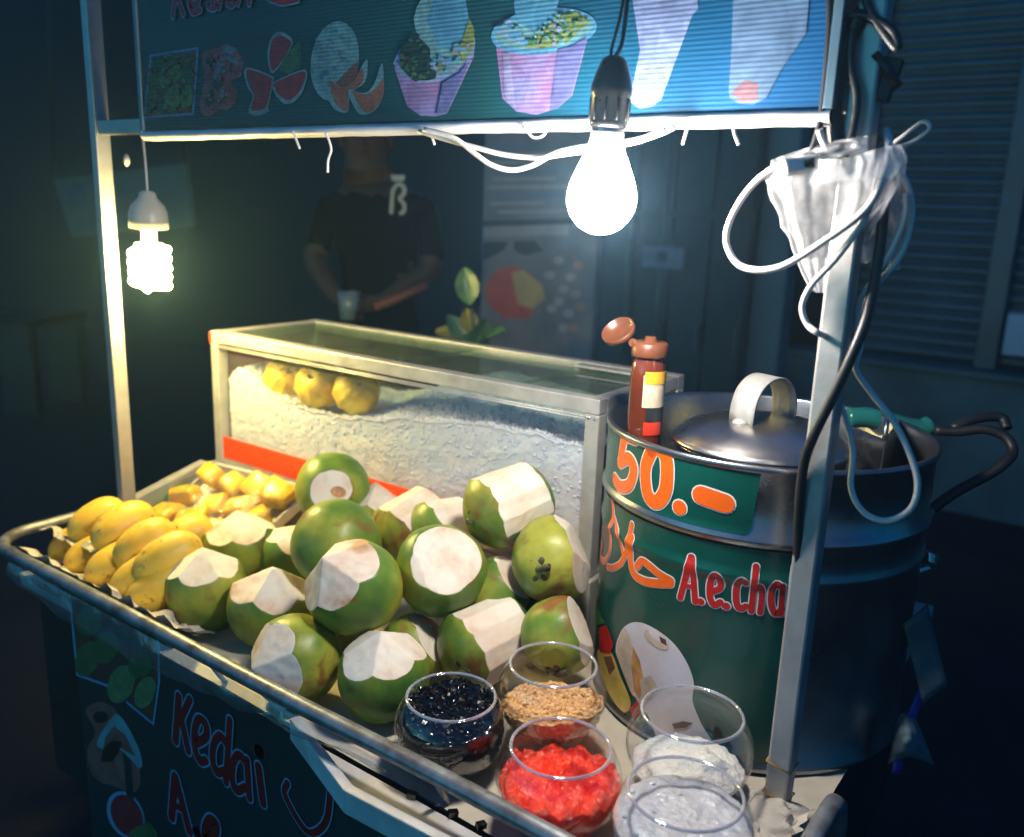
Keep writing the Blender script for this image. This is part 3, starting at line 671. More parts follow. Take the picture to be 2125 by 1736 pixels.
prints(SS, sg, 'printed_sundae_cup', [(Ta([(340, 400), (420, 640), (500, 697), (590, 702), (662, 682), (740, 520), (828, 330), (760, 410), (600, 490), (450, 480)]), LAV), (Ta([(336, 380), (370, 300), (450, 240), (700, 120), (800, 110), (832, 250), (822, 335), (700, 470), (520, 507), (390, 462)]), WHT), (Ta([(380, 420), (390, 330), (450, 270), (700, 150), (790, 140), (815, 250), (800, 320), (690, 440), (520, 480), (410, 450)]), CY), (Ta([(460, 110), (480, 40), (520, -30), (770, -30), (795, 120), (775, 240), (700, 290), (640, 302), (560, 280), (475, 190)]), CY), (Ta([(540, 130), (600, -30), (770, -30), (795, 120), (775, 240), (700, 290), (620, 290)]), pmat('s_blue_white', (.06, .22, .36), .2, 10)),
       (Ta([(380, 300), (450, 195), (500, 230), (560, 290), (570, 420), (600, 430), (595, 470), (550, 485), (450, 480), (380, 400)]), DK), (Ta([(400, 350), (430, 330), (450, 370), (430, 415), (400, 410)]), RD), (Ta([(740, 290), (800, 110), (830, 180), (825, 280), (760, 380)]), YG)])
prints(SS, sg, 'printed_pink_cup', [(Ta([(955, 270), (1180, 325), (1400, 285), (1512, 215), (1415, 575), (1330, 650), (1200, 692), (1080, 672), (992, 590)]), LAV), (Ta(ell(1245, 188, 322, 138, -7)), PB_), (Ta(ell(1243, 180, 298, 114, -7)), CY), (Ta([(1130, 290), (1230, 170), (1330, 90), (1440, 66), (1520, 130), (1440, 200), (1390, 255), (1260, 288)]), YG), (Ta([(1065, 20), (1075, -40), (1350, -40), (1300, 120), (1190, 195), (1080, 130)]), pmat('s_blue_white', (.26, .48, .56)))])
def bits(name, poly, mats_, n, r0, r1, seed, base=.0024):
    r_ = random.Random(seed); V2 = [Vector(p) for p in poly]; it = []
    x0, x1 = min(p[0] for p in poly), max(p[0] for p in poly); y0, y1 = min(p[1] for p in poly), max(p[1] for p in poly)
    def inside(x, y):
        c_ = False
        for i in range(len(poly)):
            (ax_, ay_), (bx_, by_) = poly[i - 1], poly[i]
            if (ay_ > y) != (by_ > y) and x < (bx_ - ax_) * (y - ay_) / (by_ - ay_) + ax_: c_ = not c_
        return c_
    while len(it) < n:
        x, y = r_.uniform(x0, x1), r_.uniform(y0, y1)
        if inside(x, y): it.append((ell(x, y, r_.uniform(r0, r1), r_.uniform(r0, r1), r_.uniform(0, 180), 9), r_.choice(mats_)))
    o_ = prints(SS, sg, name, it, base=base, step=.00001); o_['kind'] = 'stuff'
bits('printed_topping', Ta([(1140, 285), (1230, 175), (1330, 95), (1430, 70), (1510, 130), (1440, 195), (1390, 250), (1260, 282)]), [YG, GRL, CY, WHT, MID], 90, 2, 7, 1)
bits('printed_topping', Ta([(390, 300), (450, 205), (550, 290), (565, 420), (540, 480), (450, 475), (390, 400)]), [DK, MID, GRN, DK], 60, 2, 6, 2)
bits('printed_topping', Ta([(570, 330), (690, 300), (790, 250), (800, 310), (700, 430), (590, 460)]), [CY, WHT, YG, PB_], 40, 3, 8, 3)
bits('printed_topping', Ta([(960, 180), (1060, 110), (1130, 250), (1200, 280), (1060, 250)]), [PB_, CY, WHT], 40, 3, 8, 4)
bits('printed_topping', Tb([(1260, 250), (1380, 170), (1500, 250), (1540, 420), (1440, 500), (1300, 600), (1250, 450)]), [CY, GY, CY, CY], 40, 2, 5, 5)
bits('printed_topping', Tb([(500, 360), (620, 330), (760, 420), (740, 510), (690, 600), (715, 690), (560, 780), (480, 720), (510, 520)]), [PK, ORG, GY, PK], 70, 2, 5, 6)
bits('printed_topping', Tb([(140, 395), (445, 345), (412, 770), (98, 795)]), [GRN, GRL, GRN, MID, BR], 110, 1.5, 5, 7, base=.0030)
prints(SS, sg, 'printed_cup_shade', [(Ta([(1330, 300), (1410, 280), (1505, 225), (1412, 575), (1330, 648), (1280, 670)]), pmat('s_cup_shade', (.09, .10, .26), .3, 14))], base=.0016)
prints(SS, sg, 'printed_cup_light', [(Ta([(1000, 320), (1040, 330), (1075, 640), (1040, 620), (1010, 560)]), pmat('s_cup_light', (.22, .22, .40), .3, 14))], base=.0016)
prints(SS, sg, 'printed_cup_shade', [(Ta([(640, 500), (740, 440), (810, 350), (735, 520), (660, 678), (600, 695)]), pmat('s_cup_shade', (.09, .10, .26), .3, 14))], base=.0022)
prints(SS, sg, 'printed_tall_cup', [(Tc([(800, -30), (1190, -30), (1202, 50), (1165, 92), (978, 600), (920, 642), (850, 656), (790, 612), (800, 540), (850, 300)]), WHT)])
prints(SS, sg, 'printed_tall_cup', [(Tc([(1412, -30), (1870, -30), (1850, 200), (1700, 420), (1610, 590), (1530, 632), (1440, 622), (1390, 590), (1385, 550), (1400, 300)]), pmat('s_frosted', (.09, .16, .28), .4, 8)), (Tc([(1400, 560), (1480, 480), (1560, 500), (1560, 600), (1470, 620)]), pmat('s_frost_pink', (.2, .11, .14), .4, 14))])
KT = [([(292, 112), (325, -150)], 20), ([(365, 98), (318, -30)], 20), ([(410, 40), (470, 10), (440, -70), (405, 10), (430, 85), (480, 70)], 20), ([(600, 30), (560, -20), (535, 40), (570, 62), (600, 40)], 18), ([(612, 52), (640, -120)], 19), ([(730, 0), (690, -40), (668, 20), (700, 38), (730, 10)], 18), ([(742, 28), (755, -60)], 18), ([(818, 24), (830, -70)], 20), ([(960, -10), (1050, 18), (1150, -4)], 20)]
lettering(SS, sg, 'printed_letter', KT[-1:], pmat('s_letter_red', (.28, .012, .02)), pmat('s_letter_edge', (.08, .30, .52)), 10, ZB, base=.003)
lettering(SS, sg, 'printed_word', KT[:-1], pmat('s_letter_red', (.28, .012, .02)), pmat('s_letter_edge', (.08, .30, .52)), 10, ZB, base=.003)

# ================================================================== LAMPS
BULBC, CFLC = (1.0, 0.93, 0.84), (1.0, 0.79, 0.27)
BULBS, CFLS = 330.0, 330.0
LY = .858
bc = ony(1248, 413, LY); s_ = depth(bc) / F; br = 72 * s_
bax = (ony(1275, 160, LY) - ony(1246, 470, LY)).normalized(); BM = frame(bax)
lb = thing('light_bulb', bc, 'lit clear glass bulb hanging in a black socket before the sign', 'light bulb')
prof = [(.001, -1.0), (.3, -.955), (.6, -.8), (.85, -.52), (.98, -.2), (1, .05), (.95, .35), (.82, .7), (.70, .98), (.60, 1.2)]
MB().lathe([(r * br, z * br) for r, z in prof], bc, BM, 40).build('lit_glass', glow_mat('bulb_light', BULBC, BULBS), lb)
MB().lathe([(.599 * br, 1.2 * br), (.53 * br, 1.42 * br), (.47 * br, 1.7 * br), (.455 * br, 1.95 * br)], bc, BM, 40).build('neck_glass', sheet_mat('neck_glass', (.97, .98, 1), .12, .8, .05, milk=.25, milkc=(.9, .9, .9)), lb)
MB().lathe([(.001, 1.0 * br), (.10 * br, 1.05 * br), (.14 * br, 1.3 * br), (.2 * br, 1.9 * br), (.001, 1.92 * br)], bc, BM, 20).build('stem', WHITEP, lb)
MB().lathe([(.44 * br, 1.78 * br), (.47 * br, 1.86 * br), (.46 * br, 2.0 * br), (.30 * br, 2.01 * br)], bc, BM, 32).build('cap', STEEL, lb)
sk = MB(); sk.lathe([(.30 * br, 1.96 * br), (.52 * br, 1.96 * br), (.55 * br, 2.1 * br), (.545 * br, 2.8 * br), (.58 * br, 2.84 * br), (.58 * br, 3.05 * br), (.48 * br, 3.4 * br), (.34 * br, 3.75 * br), (.2 * br, 3.85 * br), (.001, 3.86 * br)], bc, BM, 28)
for k in range(10):
    q = 2 * math.pi * k / 10; d_ = BM @ Vector((math.cos(q), math.sin(q), 0)); sk.tube([bc + d_ * .55 * br + bax * 2.15 * br, bc + d_ * .55 * br + bax * 2.75 * br], .0012, 5)
sk.build('socket', mat('bakelite', (.012, .014, .016), .28, 0, .3, 20), lb)
tp = bc + bax * 3.8 * br
MB().tube(cr([tp, ony(1290, 90, LY + .02), ony(1302, 0, LY + .03), ony(1310, -120, LY + .06), ony(1312, -400, LY + .1)]), .0024).build('cord', CABLEK, lb)
MB().tube(cr([tp + RT * .006, ony(1268, 110, LY + .02), ony(1290, 20, LY + .03), ony(1306, -110, LY + .06), ony(1310, -400, LY + .1)]), .0018).build('cord', CABLEK, lb)

cy_ = .985
c0, c1 = ony(306, 396, cy_), ony(313, 606, cy_); ca = (c0 - c1).normalized(); CM = frame(ca); s_ = depth(c0) / F
cl = thing('spiral_lamp', c1, 'lit spiral energy saving lamp hanging beside the left post', 'lamp')
hh = [(.001, .0), (10, 0), (16, -4), (19, -14), (24, -20), (33, -30), (38, -44), (39, -60), (39, -76), (33, -77), (31, -70), (.001, -70)]
MB().lathe([(r * s_, z * s_) for r, z in hh], c0, CM, 36).build('holder', mat('porcelain', (.52, .48, .42), .35, 0, .12, 12), cl)
MB().lathe([(.001, -70 * s_), (15 * s_, -71 * s_), (15.5 * s_, -106 * s_), (28 * s_, -107 * s_), (30 * s_, -112 * s_), (.001, -113 * s_)], c0, CM, 28).build('ballast', glow_mat('lamp_neck', CFLC, 14), cl)
sp_ = []
for i in range(161):
    t = i / 160; q = t * 2 * math.pi * 4.6; rr = (35 if t < .93 else 35 - 30 * (t - .93) / .07) * s_; z = -(116 + 88 * t) * s_
    sp_.append(c0 + CM @ Vector((rr * math.cos(q), rr * math.sin(q), z)))
MB().tube(sp_, 8.0 * s_, 10).build('tube', glow_mat('lamp_tube', CFLC, CFLS), cl)
MB().tube(cr([c0 - ca * .002, ony(302, 340, cy_), ony(297, 288, cy_ - .01), ony(292, 240, cy_ - .02)]), .0022).build('cord', CABLEW, cl)

# ================================================================== ICE CASE
ic = thing('ice_display_case', (-1.18, 1.34, CASEZ), 'aluminium and glass ice case with an orange strip along its front', 'display case')
ax0, ax1, ay0, ay1, az0, az1 = -1.684, -.672, CASEY, 1.497, CASEZ, CASETOP
tw = .026
def bxp(nm, lo, hi, m_=ALU, bev=.002): return MB().bx(lo, hi).build(nm, m_, ic, bev)
for x in (ax0, ax1 - tw):
    for y in (ay0, ay1 - tw): bxp('corner_post', (x, y, az0), (x + tw, y + tw, az1 - tw))
for y in (ay0, ay1 - tw): bxp('top_rail', (ax0, y - .0005, az1 - tw + .0005), (ax1, y + tw, az1))
for x in (ax0, ax1 - tw): bxp('top_rail', (x + .0005, ay0 + tw + .0005, az1 - tw + .001), (x + tw, ay1 - tw - .0005, az1 - .0006))
for dz in (.0045, .0085): MB().tube([(ax0 + tw, ay0 - .0006, az1 - tw - dz), (ax1 - tw, ay0 - .0006, az1 - tw - dz)], .0016, 6).build('bead', ALU, ic)
bxp('sill', (ax0 + tw, ay0 + .004, az0), (ax1 - tw, ay0 + tw, az0 + .012))
MB().bx((ax0 + tw + .001, ay0 + .009, az0 + .012), (ax1 - tw - .001, ay0 + .0115, az1 - tw)).build('front_pane', PANE, ic)
MB().bx((ax0 + .010, ay0 + tw, az0), (ax0 + .013, ay1 - tw, az1 - tw)).build('side_pane', PANE, ic)
MB().bx((ax1 - .013, ay0 + tw, az0), (ax1 - .010, ay1 - tw, az1 - tw)).build('side_pane', PANE, ic)
MB().bx((ax0 + tw, ay1 - .012, az0), (ax1 - tw, ay1 - .009, az1 - tw)).build('back_pane', PANE, ic)
LID = sheet_mat('lid_glass', (.80, .88, .82), .06, .6, .06, milk=.08, milkc=(.35, .42, .32), bump=.03)
MB().bx((ax0 + tw + .001, ay0 + tw - .004, az1 - .007), (-1.13, ay1 - tw + .004, az1 - .003)).build('lid_pane', LID, ic)
MB().bx((-1.16, ay0 + tw - .004, az1 - .012), (-.86, ay1 - tw + .004, az1 - .008)).build('lid_pane', LID, ic)
MB().bx((-.885, ay0 + tw - .004, az1 - .018), (ax1 - tw - .001, ay1 - tw + .004, az1 - .0135)).build('lid_pane', LID, ic)
MB().bx((-.88, ay1 - tw - .03, az1 - .0062), (ax1 - tw, ay1 - tw - .001, az1 - .0022)).build('lid_track', ALU, ic)
MB().bx((ax0 + tw + .0005, ay0 + .0035, az0 + .0122), (ax1 - tw - .0005, ay0 + .0075, az0 + .062)).build('orange_strip', ORANGE, ic)
MB().bx((ax0 - .0012, ay0 - .0012, az1 - .028), (ax0 + .006, ay0 + .01, az1 - .003)).build('orange_tab', ORANGE, ic)
MB().bx((ax0 + .002, ay0 + .003, az0 - .0015), (ax1 - .002, ay1 - .003, az0 + .0035)).build('base_panel', ALU, ic)
for x in (ax0 + .007, ax0 + .019, ax1 - .019, ax1 - .007):
    MB().ball((x, ay0 - .0005, az1 - tw - .006), (.003, .0016, .003), None, 2).build('rivet', STEEL, ic)
# crushed ice
ICE = mat('crushed_ice', (.90, .92, .97), .45, 0, .05, 25, .3, 900, sss=.3, spec=.4)
def iceh(x, y):
    u = (x - ax0) / (ax1 - ax0); v = (y - ay0) / (ay1 - ay0)
    h = .185 + .03 * math.exp(-((u - .07) / .07) ** 2) - .035 * math.exp(-((u - .27) / .16) ** 2 - ((v - .35) / .4) ** 2) + .012 * math.sin(u * 9 + v * 3)
    if u < .05: h -= .05 * (1 - u / .05)
    h += max(0, min(1, (u - .38) * 4)) * (.02 + .045 * min(1, v * 2.5) - .028 * math.exp(-((v - .22) / .12) ** 2))
    p = Vector((x * 30, y * 30, 0)); h += .009 * noise.noise(p * .6) + .0035 * noise.noise(p * 2.7)
    return min(h, az1 - az0 - .03)
im = MB(); ex0, ex1, ey0, ey1 = ax0 + tw + .004, ax1 - tw - .004, ay0 + .021, ay1 - .016
def icef(u, v):
    x = ex0 + (ex1 - ex0) * u
    if v < .4:                                         # front face against the glass
        t = v / .4; top = iceh(x, ey0); z = .006 + (top - .006) * t
        return (x, ey0 + .0035 + .0016 * noise.noise(Vector((x * 45, z * 45, 2))) + .0016 * noise.noise(Vector((x * 120, z * 120, 7))), az0 + z)
    t = (v - .4) / .6; y = ey0 + (ey1 - ey0) * t
    return (x, y, az0 + iceh(x, y))
im.grid(icef, 300, 170, smooth=True)
ri = random.Random(4)
for i in range(9000):
    x = ri.uniform(ex0 + .008, ex1 - .008); r = ri.uniform(.0015, .0048); K = frame((ri.gauss(0, 1), ri.gauss(0, 1), ri.gauss(0, 1)), (1, .3, .2))
    if i % 6: y = ri.uniform(ey0 + .008, ey1 - .03); z = iceh(x, y) + r * .35
    else: z = ri.uniform(.064, iceh(x, ey0) - .002); y = ey0 + .0045
    im.ball((x, y, az0 + z), (r, r * ri.uniform(.6, 1), r * ri.uniform(.5, .9)), K, 1, 0, .25, ri)
tag(im.build('crushed_ice', ICE), 'white crushed ice heaped inside the glass case', 'ice', kind='stuff')
MELON = NT('striped_melon'); tcm = MELON.n('TexCoord'); wv = MELON.n('TexNoise'); wv.inputs['Scale'].default_value = 30; MELON.l(tcm.outputs['Object'], wv.inputs['Vector'])
rm = MELON.n('ValToRGB'); rm.color_ramp.elements[0].color = (.62, .36, .01, 1); rm.color_ramp.elements[1].color = (.88, .66, .05, 1); rm.color_ramp.elements[0].position = .35; rm.color_ramp.elements[1].position = .65
MELON.l(wv.outputs['Fac'], rm.inputs['Fac']); MELON.l(rm.outputs[0], MELON.b.inputs['Base Color']); MELON.b.inputs['Roughness'].default_value = .45
for i, (px, py, r, y, lab) in enumerate(((596, 785, 44, 1.262, 'ribbed yellow melon at the end of the row in the ice, furthest from the drum'), (662, 797, 46, 1.255, 'ribbed yellow melon in the middle of the row in the ice'), (740, 812, 44, 1.26, 'ribbed yellow melon in the ice nearest the drum end of its row'), (625, 775, 40, 1.33, 'ribbed yellow melon half hidden behind the row in the ice'))):
    c = ony(px, py, y); R = 1.14 * r * depth(c) / F; mb = MB(); M = frame(camdir(.25 * (1 if i != 1 else -1), .3, .9))
    def mf(u, v, R=R, c=c, M=M):
        th = math.pi * min(max(v, .001), .999); ph = 2 * math.pi * u; rr = R * (1 - .055 * abs(math.sin(ph * 5)) * math.sin(th) - .12 * math.exp(-(th / .25) ** 2))
        return c + M @ Vector((rr * math.sin(th) * math.cos(ph), rr * math.sin(th) * math.sin(ph), rr * math.cos(th) * .92))
    mt = thing('melon', c - Vector((0, 0, R)), lab, 'melon', 'yellow melons on the ice')
    mb.grid(mf, 60, 24).build('rind', MELON.m, mt)
    MB().tube([c + M @ Vector((0, 0, R * .78)), c + M @ Vector((.002, .001, R * .95))], .004, 7).build('stem', mat('melon_stem', (.08, .07, .02), .7), mt)

# ================================================================== COCONUTS
CALYX = mat('calyx', (.035, .05, .02), .6, 0, .5, 60, .3, 90, c2=(.07, .035, .012))
def coconut(px, py, y, rpx, axis, cuts, label, elong=1.06, calyx=None, group='trimmed green coconuts in the heap', seed=0):
    """cuts: list of (direction in the camera frame or ('a', tilt, turn) about the axis, offset)"""
    c = ony(px, py, y); R = rpx * depth(c) / F
    ax = camdir(*axis); M = frame(ax, camdir(1, 0.01, .3))
    sd_ = Vector((seed * 3.1, px * .01, py * .01)); dirs, tris = ICO[6]; planes = []
    for d, off in cuts:
        if d[0] == 'a':
            t_, q = R_(d[1]), R_(d[2]); n_ = Vector((math.sin(t_) * math.cos(q), math.sin(t_) * math.sin(q), math.cos(t_)))
        else: n_ = M.transposed() @ camdir(*d)
        planes.append((n_.normalized(), off))
    co, cutv = [], []
    for p in dirs:
        k = 1 + .035 * noise.noise(p * 1.3 + sd_) + .012 * noise.noise(p * 3 + sd_)
        k *= 1 + .018 * math.cos(3 * math.atan2(p.y, p.x) + seed) * (1 - p.z * p.z); 
        qm = 9.0
        for n_, off in planes:
            d = n_.dot(p)
            if d > .15 and off / d < k * 1.25:
                qm = min(qm, off * (1 + .012 * noise.noise(p * 5 + sd_ + n_) + .003 * noise.noise(p * 26 + sd_)) / d)
        r = min(k, qm); co.append(Vector((p.x * r, p.y * r, p.z * r * (elong if p.z > 0 else 1)))); cutv.append(max(-.3, k - qm))
    co = [v * R for v in co]; mid = {}
    def cross(a, b):
        key = (min(a, b), max(a, b))
        if key not in mid:
            t_ = cutv[a] / (cutv[a] - cutv[b]); mid[key] = len(co); co.append(co[a].lerp(co[b], t_))
        return mid[key]
    parts = ([], [])
    for f_ in tris:
        sg_ = [cutv[i] > 0 for i in f_]
        if all(sg_) or not any(sg_): parts[int(sg_[0])].append(f_); continue
        A0, B0 = [], []
        for n0 in range(3):
            a, b = f_[n0], f_[(n0 + 1) % 3]
            (A0 if cutv[a] > 0 else B0).append(a)
            if (cutv[a] > 0) != (cutv[b] > 0): m0 = cross(a, b); A0.append(m0); B0.append(m0)
        parts[1].append(A0); parts[0].append(B0)
    t = thing('coconut', c - Vector((0, 0, R * .9)), label, 'coconut', group)
    for mi, nm, mt in ((0, 'green_skin', SKIN), (1, 'cut_husk', HUSK)):
        idx = {}; vs, fs, sm = [], [], []
        for f_ in parts[mi]:
            q = []
            for i in f_:
                if i not in idx: idx[i] = len(vs); vs.append(co[i])
                q.append(idx[i])
            fs.append(q); sm.append(True)
        if not fs: continue
        me = bpy.data.meshes.new(nm); me.from_pydata([tuple(v) for v in vs], [], fs); me.materials.append(mt); me.polygons.foreach_set('use_smooth', sm); me.update()
        o = bpy.data.objects.new(nm, me); COL.objects.link(o); o.parent = t
        o.matrix_local = Matrix.Translation(c - t.location) @ M.to_4x4()
    if calyx:
        d = camdir(*calyx); r_ = random.Random(seed); mb = MB(); K = frame(d)
        for k in range(6):
            q = k * 1.05 + .3; p = c + d * R * .96 + K @ Vector((math.cos(q), math.sin(q), 0)) * R * .17
            mb.ball(p, (R * .15, R * .11, R * .06), K @ Matrix.Rotation(q, 3, 'Z'), 2, 0, .12, r_)
        mb.tube([c + d * R * .97, c + d * R * 1.06 + K @ Vector((.01, .006, 0)) * .6, c + d * R * 1.1 + K @ Vector((.02, .012, 0))], [.006, .005, .004], 7)
        mb.build('calyx', CALYX, t)
    return t
def cone(n, tilt, off, turn=0, flat=None):
    r = [(('a', tilt, turn + 360 * i / n), off) for i in range(n)]
    if flat: r.append((('a', 0, 0), flat))
    return r
def barrel(n, off, tilt, end, turn=0):
    return [(('a', tilt, turn + 360 * i / n), off) for i in range(n)] + [(('a', 180, 0), end)]
coconut(430, 1226, .84, 83, (0, 1, .28), cone(5, 31, .85, 75), 'green coconut with a wide white pointed top beside the yellow mangoes', 1.2, seed=1)
coconut(560, 1258, .865, 86, (.16, 1, .30), cone(5, 34, .80, 20, .93), 'flat tipped green coconut with a brown scrape, right next to the mango side coconut', 1.12, seed=2)
coconut(500, 1134, .985, 77, (-.05, 1, .28), cone(5, 33, .82, 40), 'green coconut with low white cone top in front of the sliced mango packs', 1.06, seed=3)
coconut(606, 1152, 1.04, 72, (.35, 1, .1), cone(5, 34, .80, 10), 'mostly hidden coconut with a pale wedge behind the two stacked green ones', 1.0, seed=4)
coconut(690, 1014, 1.075, 77, (-.1, .9, .3), [((.20, .06, .97), .86)], 'green coconut at the top of the heap with one oval pinkish cut', 1.0, seed=5)
cq = ony(690, 1014, 1.075); cR = 77 * depth(cq) / F; cd_ = camdir(.20, .06, .97)
t5 = [o for o in bpy.data.objects if o.get('label', '').startswith('green coconut at the top of the heap')][0]
MB().disc(cq + cd_ * (cR * .862) + RT * cR * .16 - UP * cR * .06, cR * .14, 18, cd_, rx=cR * .2).build('soft_spot', mat('soft_spot', (.62, .30, .13), .6, 0, .4, 90), t5)
coconut(698, 1126, .955, 92, (.1, .8, .5), [], 'whole uncut glossy green coconut under the topmost one', .98, seed=6)
coconut(735, 1217, .85, 100, (-.50, .66, .56), cone(5, 33, .83, 8), 'large green coconut with a sideways white cone whose lower facets are shaded', 1.08, seed=7)
coconut(775, 1066, 1.125, 70, (.1, 1, .1), cone(5, 36, .78, 30), 'coconut peeping out behind the topmost green one with a pale cut top', 1.0, seed=8)
coconut(855, 1086, 1.10, 80, (-.62, -.62, .48), barrel(11, .77, 104, .80, 10), 'coconut with a large pale shaved top leaning against the ice case', 1.05, (-.68, -.62, .42), seed=9)
coconut(918, 1092, 1.105, 72, (-.75, -.25, .6), barrel(11, .77, 100, .85, 15), 'yellowish coconut wedged behind the big round cut one', 1.0, seed=10)
coconut(915, 1183, .97, 95, (.2, .75, .62), [((.24, .46, .86), .70), ((.10, .62, .80), .76), ((-.12, .36, .92), .86), ((.50, .42, .76), .80)], 'round green coconut with one big white cut face on its front', 1.0, seed=11)
coconut(1057, 1046, 1.085, 94, (-.86, -.34, .42), barrel(13, .78, 94, .84), 'topmost coconut by the drum, on its side with broad pale shaved flank', 1.05, (-.88, -.32, .42), seed=12)
coconut(1152, 1160, 1.07, 90, (-.45, -.1, .88), [((.90, .42, .15), .60), ((.93, .02, .35), .66), ((.6, .85, .1), .80)], 'green coconut with stem end facing out, wedged against the drum', 1.05, (-.42, -.08, .9), seed=13)
coconut(1035, 1222, 1.04, 68, (-.3, .6, .7), [((.72, .62, .3), .66), ((.3, .9, .2), .9)], 'green coconut half buried between the big cut one and the drum', 1.0, seed=14)
coconut(1012, 1330, .975, 102, (-.80, -.28, .53), barrel(13, .78, 93, .84, 12), 'coconut lying on its side with split pale flank behind the black jelly bowl', 1.04, (-.56, -.42, .72), seed=15)
coconut(1162, 1318, 1.0, 82, (-.3, .3, .9), [((.90, .40, .2), .58), ((.93, .0, .35), .72)], 'small brown streaked green coconut between the peanut bowl and the drum', 1.0, (-.1, -.75, .65), seed=16)
coconut(612, 1370, .77, 96, (-.68, .02, .73), cone(5, 34, .82, -10), 'orange blotched green coconut with two pink white lobes facing the rail', 1.06, seed=17)
coconut(795, 1403, .815, 94, (.02, .97, .38), cone(5, 32, .84, 100), 'green coconut with a sharp white cone top next to the black jelly bowl', 1.2, seed=18)
coconut(858, 1345, .92, 72, (.5, .8, .1), [((.8, .5, .3), .7), ((.5, .85, .1), .8)], 'dark green coconut buried behind the sharp cone one beside the black jelly bowl', 1.0, seed=19)
coconut(1125, 1262, 1.12, 60, (.2, .7, .5), [((.8, .4, .3), .7)], 'scarcely visible green coconut under the stem end one by the drum', 1.0, seed=20)
coconut(690, 1300, .94, 70, (.1, .8, .4), [((.2, .9, .3), .85)], 'shadowed coconut at the bottom of the heap under the sideways cone one', 1.0, seed=21)
coconut(905, 1300, 1.05, 66, (.1, .8, .4), [((.1, .6, .75), .75)], 'shadowed coconut with a dim cut face deep between two front coconuts', 1.0, seed=22)

# ================================================================== MANGOES
def mango(px, py, y, L, Wd, axis, label, group, seed):
    c = ony(px, py, y); M = frame(Vector(axis).normalized(), (1, 0, .15)); mb = MB()
    def mf(u, v):
        t = -1 + 2 * min(max(v, .002), .998); ph = 2 * math.pi * u
        r = max(0, 1 - abs(t) ** 2.5) ** .52 * (1 + .10 * t) * Wd
        bend = .07 * L * (t * t - .3)
        k = 1 + .02 * noise.noise(Vector((math.cos(ph), math.sin(ph), t * 2 + seed)))
        p = Vector((r * math.cos(ph) * .92 * k + bend * .4, r * math.sin(ph) * k, t * L))
        return c + M @ p
    mb.grid(mf, 28, 22); t = thing('mango', c - Vector((0, 0, Wd)), label, 'mango', group)
    mb.build('peel', MANGO, t)
    e = c + M @ Vector((.16 * L * .7 * .4, 0, L * .985)); MB().ball(e, .0035, None, 1).build('stem_scar', mat('stem_scar', (.06, .03, .01), .8), t)
mr_ = random.Random(2)
for i, (px, py, y) in enumerate(((203, 1083, .845), (256, 1094, .835), (302, 1130, .825), (348, 1160, .815))):
    mango(px, py, y, .060 + .004 * (i % 2), .0415, (.18 + mr_.uniform(-.16, .16), 1, .38 + mr_.uniform(-.10, .10)), ['first', 'second', 'third', 'fourth'][i] + ' yellow mango from the left post in the upper row of the pile', 'upper row of mangoes', i)
mango(392, 1113, .93, .05, .042, (.3, 1, .2), 'short yellow mango tucked behind the upper row, next to the sliced mango packs', None, 9)
for i, (px, py, y) in enumerate(((160, 1128, .83), (196, 1152, .81), (240, 1172, .79), (292, 1200, .78), (330, 1222, .785), (270, 1150, .87), (225, 1120, .89))):
    mango(px, py, y, .057, .0385, (.12 + mr_.uniform(-.2, .2), 1, .25 + mr_.uniform(-.1, .15)), ['shaded mango under the first upper one, at the rail corner', 'shaded mango under the second upper one on newsprint', 'shaded mango under the third upper one on newsprint', 'green tinged mango under the fourth upper one', 'dull mango squeezed between the pile and the first pointed coconut', 'hidden mango in the middle of the pile', 'hidden mango at the back of the pile by the left post'][i], 'lower row of mangoes', 20 + i)

